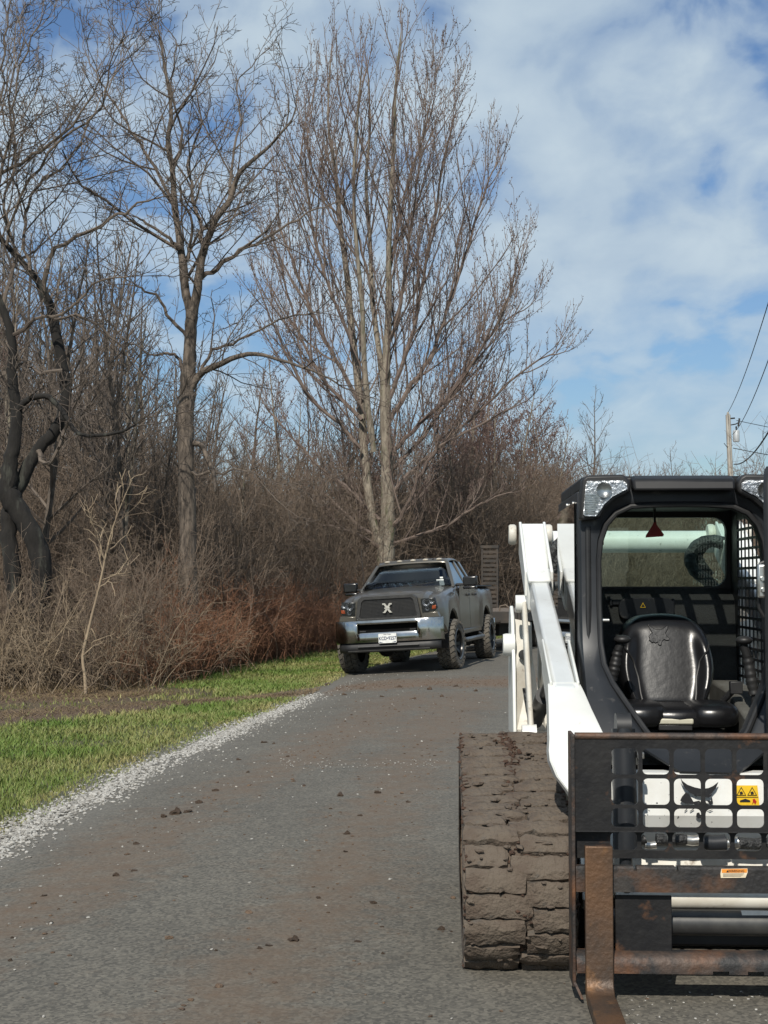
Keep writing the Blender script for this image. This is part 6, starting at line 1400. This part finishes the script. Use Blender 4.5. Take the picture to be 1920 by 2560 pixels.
# rails: upper bar with notches, lower bar with rounded shoulder
m = MB(); zt, zb2 = loc(1700, 2168, FY-.02)[1], loc(1700, 2232, FY-.02)[1]
prof = [(FY-.02, zb2), (FY+.02, zb2), (FY+.02, zt), (FY-.012, zt), (FY-.02, zt-.008)]
nt_ = sorted([loc(x, 2170, FY-.02)[0] for x in (1588, 1692)]+[-loc(x, 2170, FY-.02)[0] for x in (1588, 1692)]); xs3 = [-.607]
for x in nt_: xs3 += [x-.006, x+.006]
xs3.append(.607)
for a, c in zip(xs3[::2], xs3[1::2]): m.prism(prof, 'x', a, c)
for a, c in zip(xs3[1:-1:2], xs3[2:-1:2]): m.prism([(FY-.019, zb2), (FY+.02, zb2), (FY+.02, zt-.016), (FY-.019, zt-.016)], 'x', a, c)
UB = m.build('upper_bar', M_bar, FK, smooth=30)
ztl, zbl = .192, .118
prof = [(FY-.03, zbl), (FY+.045, zbl), (FY+.045, ztl), (FY+.03, ztl)]+[(FY-.03+.05*(1-math.sin(a)), ztl-.05*(1-math.cos(a))) for a in np.linspace(0.1, math.pi/2, 7)]
m = MB()
for (a, c, zz) in ((-.607, -.0955, zbl), (-.0955, -.035, zbl+.012), (-.035, .035, zbl), (.035, .0955, zbl+.012), (.0955, .607, zbl)):
    m.prism([(p[0], max(p[1], zz)) for p in prof], 'x', a, c)
m.build('lower_bar', M_rust, FK, smooth=35)
# tines
for s in (-1, 1):
    x0, x1 = sorted((s*.576, s*.472)); yb, yf = FY-.025, FY-.062
    o_ = [(yb, .60), (yb-.002, .075)]+[(yb-.075+.073*math.cos(a), .075-.055*math.sin(a)) for a in np.linspace(.2, math.pi/2, 6)]+[(yb-1.15, .012), (yb-1.16, .02), (yb-.9, .044), (yb-.16, .060)]+[(yf-.06+.06*math.sin(a), .11-.055*math.cos(a)) for a in np.linspace(.1, math.pi/2, 6)]+[(yf, .60)]
    m = MB(); m.prism(o_, 'x', x0, x1); TN = m.build('fork_tine', M_tine, FK, bevel=.004)
    m = MB(); m.prism([(FY-.056, .60), (FY-.024, .56), (FY-.024, .545), (FY+.024, .545), (FY+.024, .585), (FY-.03, .606)], 'x', x0+.004, x1-.004); m.build('tine_hook', M_fork, TN, bevel=.003)
# torque tube behind, paper decal
a, c = loc(1800, 2279, -.32)[1], loc(1800, 2342, -.32)[1]
m = MB(); m.tube([(-.45, -.30, (a+c)/2), (.45, -.30, (a+c)/2)], (a-c)/2, 20); TT = m.build('torque_tube', pm('scuffed_tube', (.05, .05, .05), .4, .4, c2=(.1, .098, .09), scale=6, lo=.4, hi=.65, c3=(.2, .19, .15), s3=9, lo3=.6, hi3=.75), FK)
q = [loc(*p, -.365) for p in ((1854, 2278), (1930, 2279), (1930, 2290), (1857, 2290))]; m = MB(); m.raw([(x, -.352, z) for (x, z) in q], [(0, 1, 2, 3)]); m.build('paper_label', M_white, TT, smooth=0, solid=.002)
# orange warning label with its lettering
Z7 = lambda *pp: [(1420+x*.3014, 2140+y*.3014) for (x, y) in pp]; yl = FY-.0235
lb = [loc(*p, yl) for p in Z7((1272, 108), (1488, 105), (1490, 135), (1472, 180), (1268, 182), (1265, 150))]
m = MB(); m.prism(lb, 'y', yl, FY-.0195); LB = m.build('warning_label', pm('label_paper', (.72, .62, .45), .6, c2=(.6, .5, .34), scale=30), FK, smooth=0)
ob = [loc(*p, yl) for p in Z7((1275, 109), (1486, 107), (1484, 137), (1276, 139))]; m = MB(); m.prism(ob, 'y', yl-.0012, yl); m.build('orange_band', pm('orange_print', (.75, .27, .03), .5, c2=(.6, .2, .03), scale=30), LB, smooth=0)
c0 = loc(1420+1395*.3014, 2140+124*.3014, yl); text_mesh('WARNING', .0125, M_decalblk, LB, Matrix.Translation((c0[0], yl-.002, c0[1])) @ FACE, depth=.0006)
m = MB(); q = [loc(*p, yl) for p in Z7((1322, 116), (1334, 134), (1312, 134))]; m.prism(q, 'y', yl-.002, yl-.0012)
for k in range(3):
    q = [loc(*p, yl) for p in Z7((1285, 147+k*10), (1460-k*12, 146+k*10), (1460-k*12, 148.5+k*10), (1285, 150+k*10))]; m.prism(q, 'y', yl-.0012, yl)
m.build('label_lines', M_decalblk, LB, smooth=0)
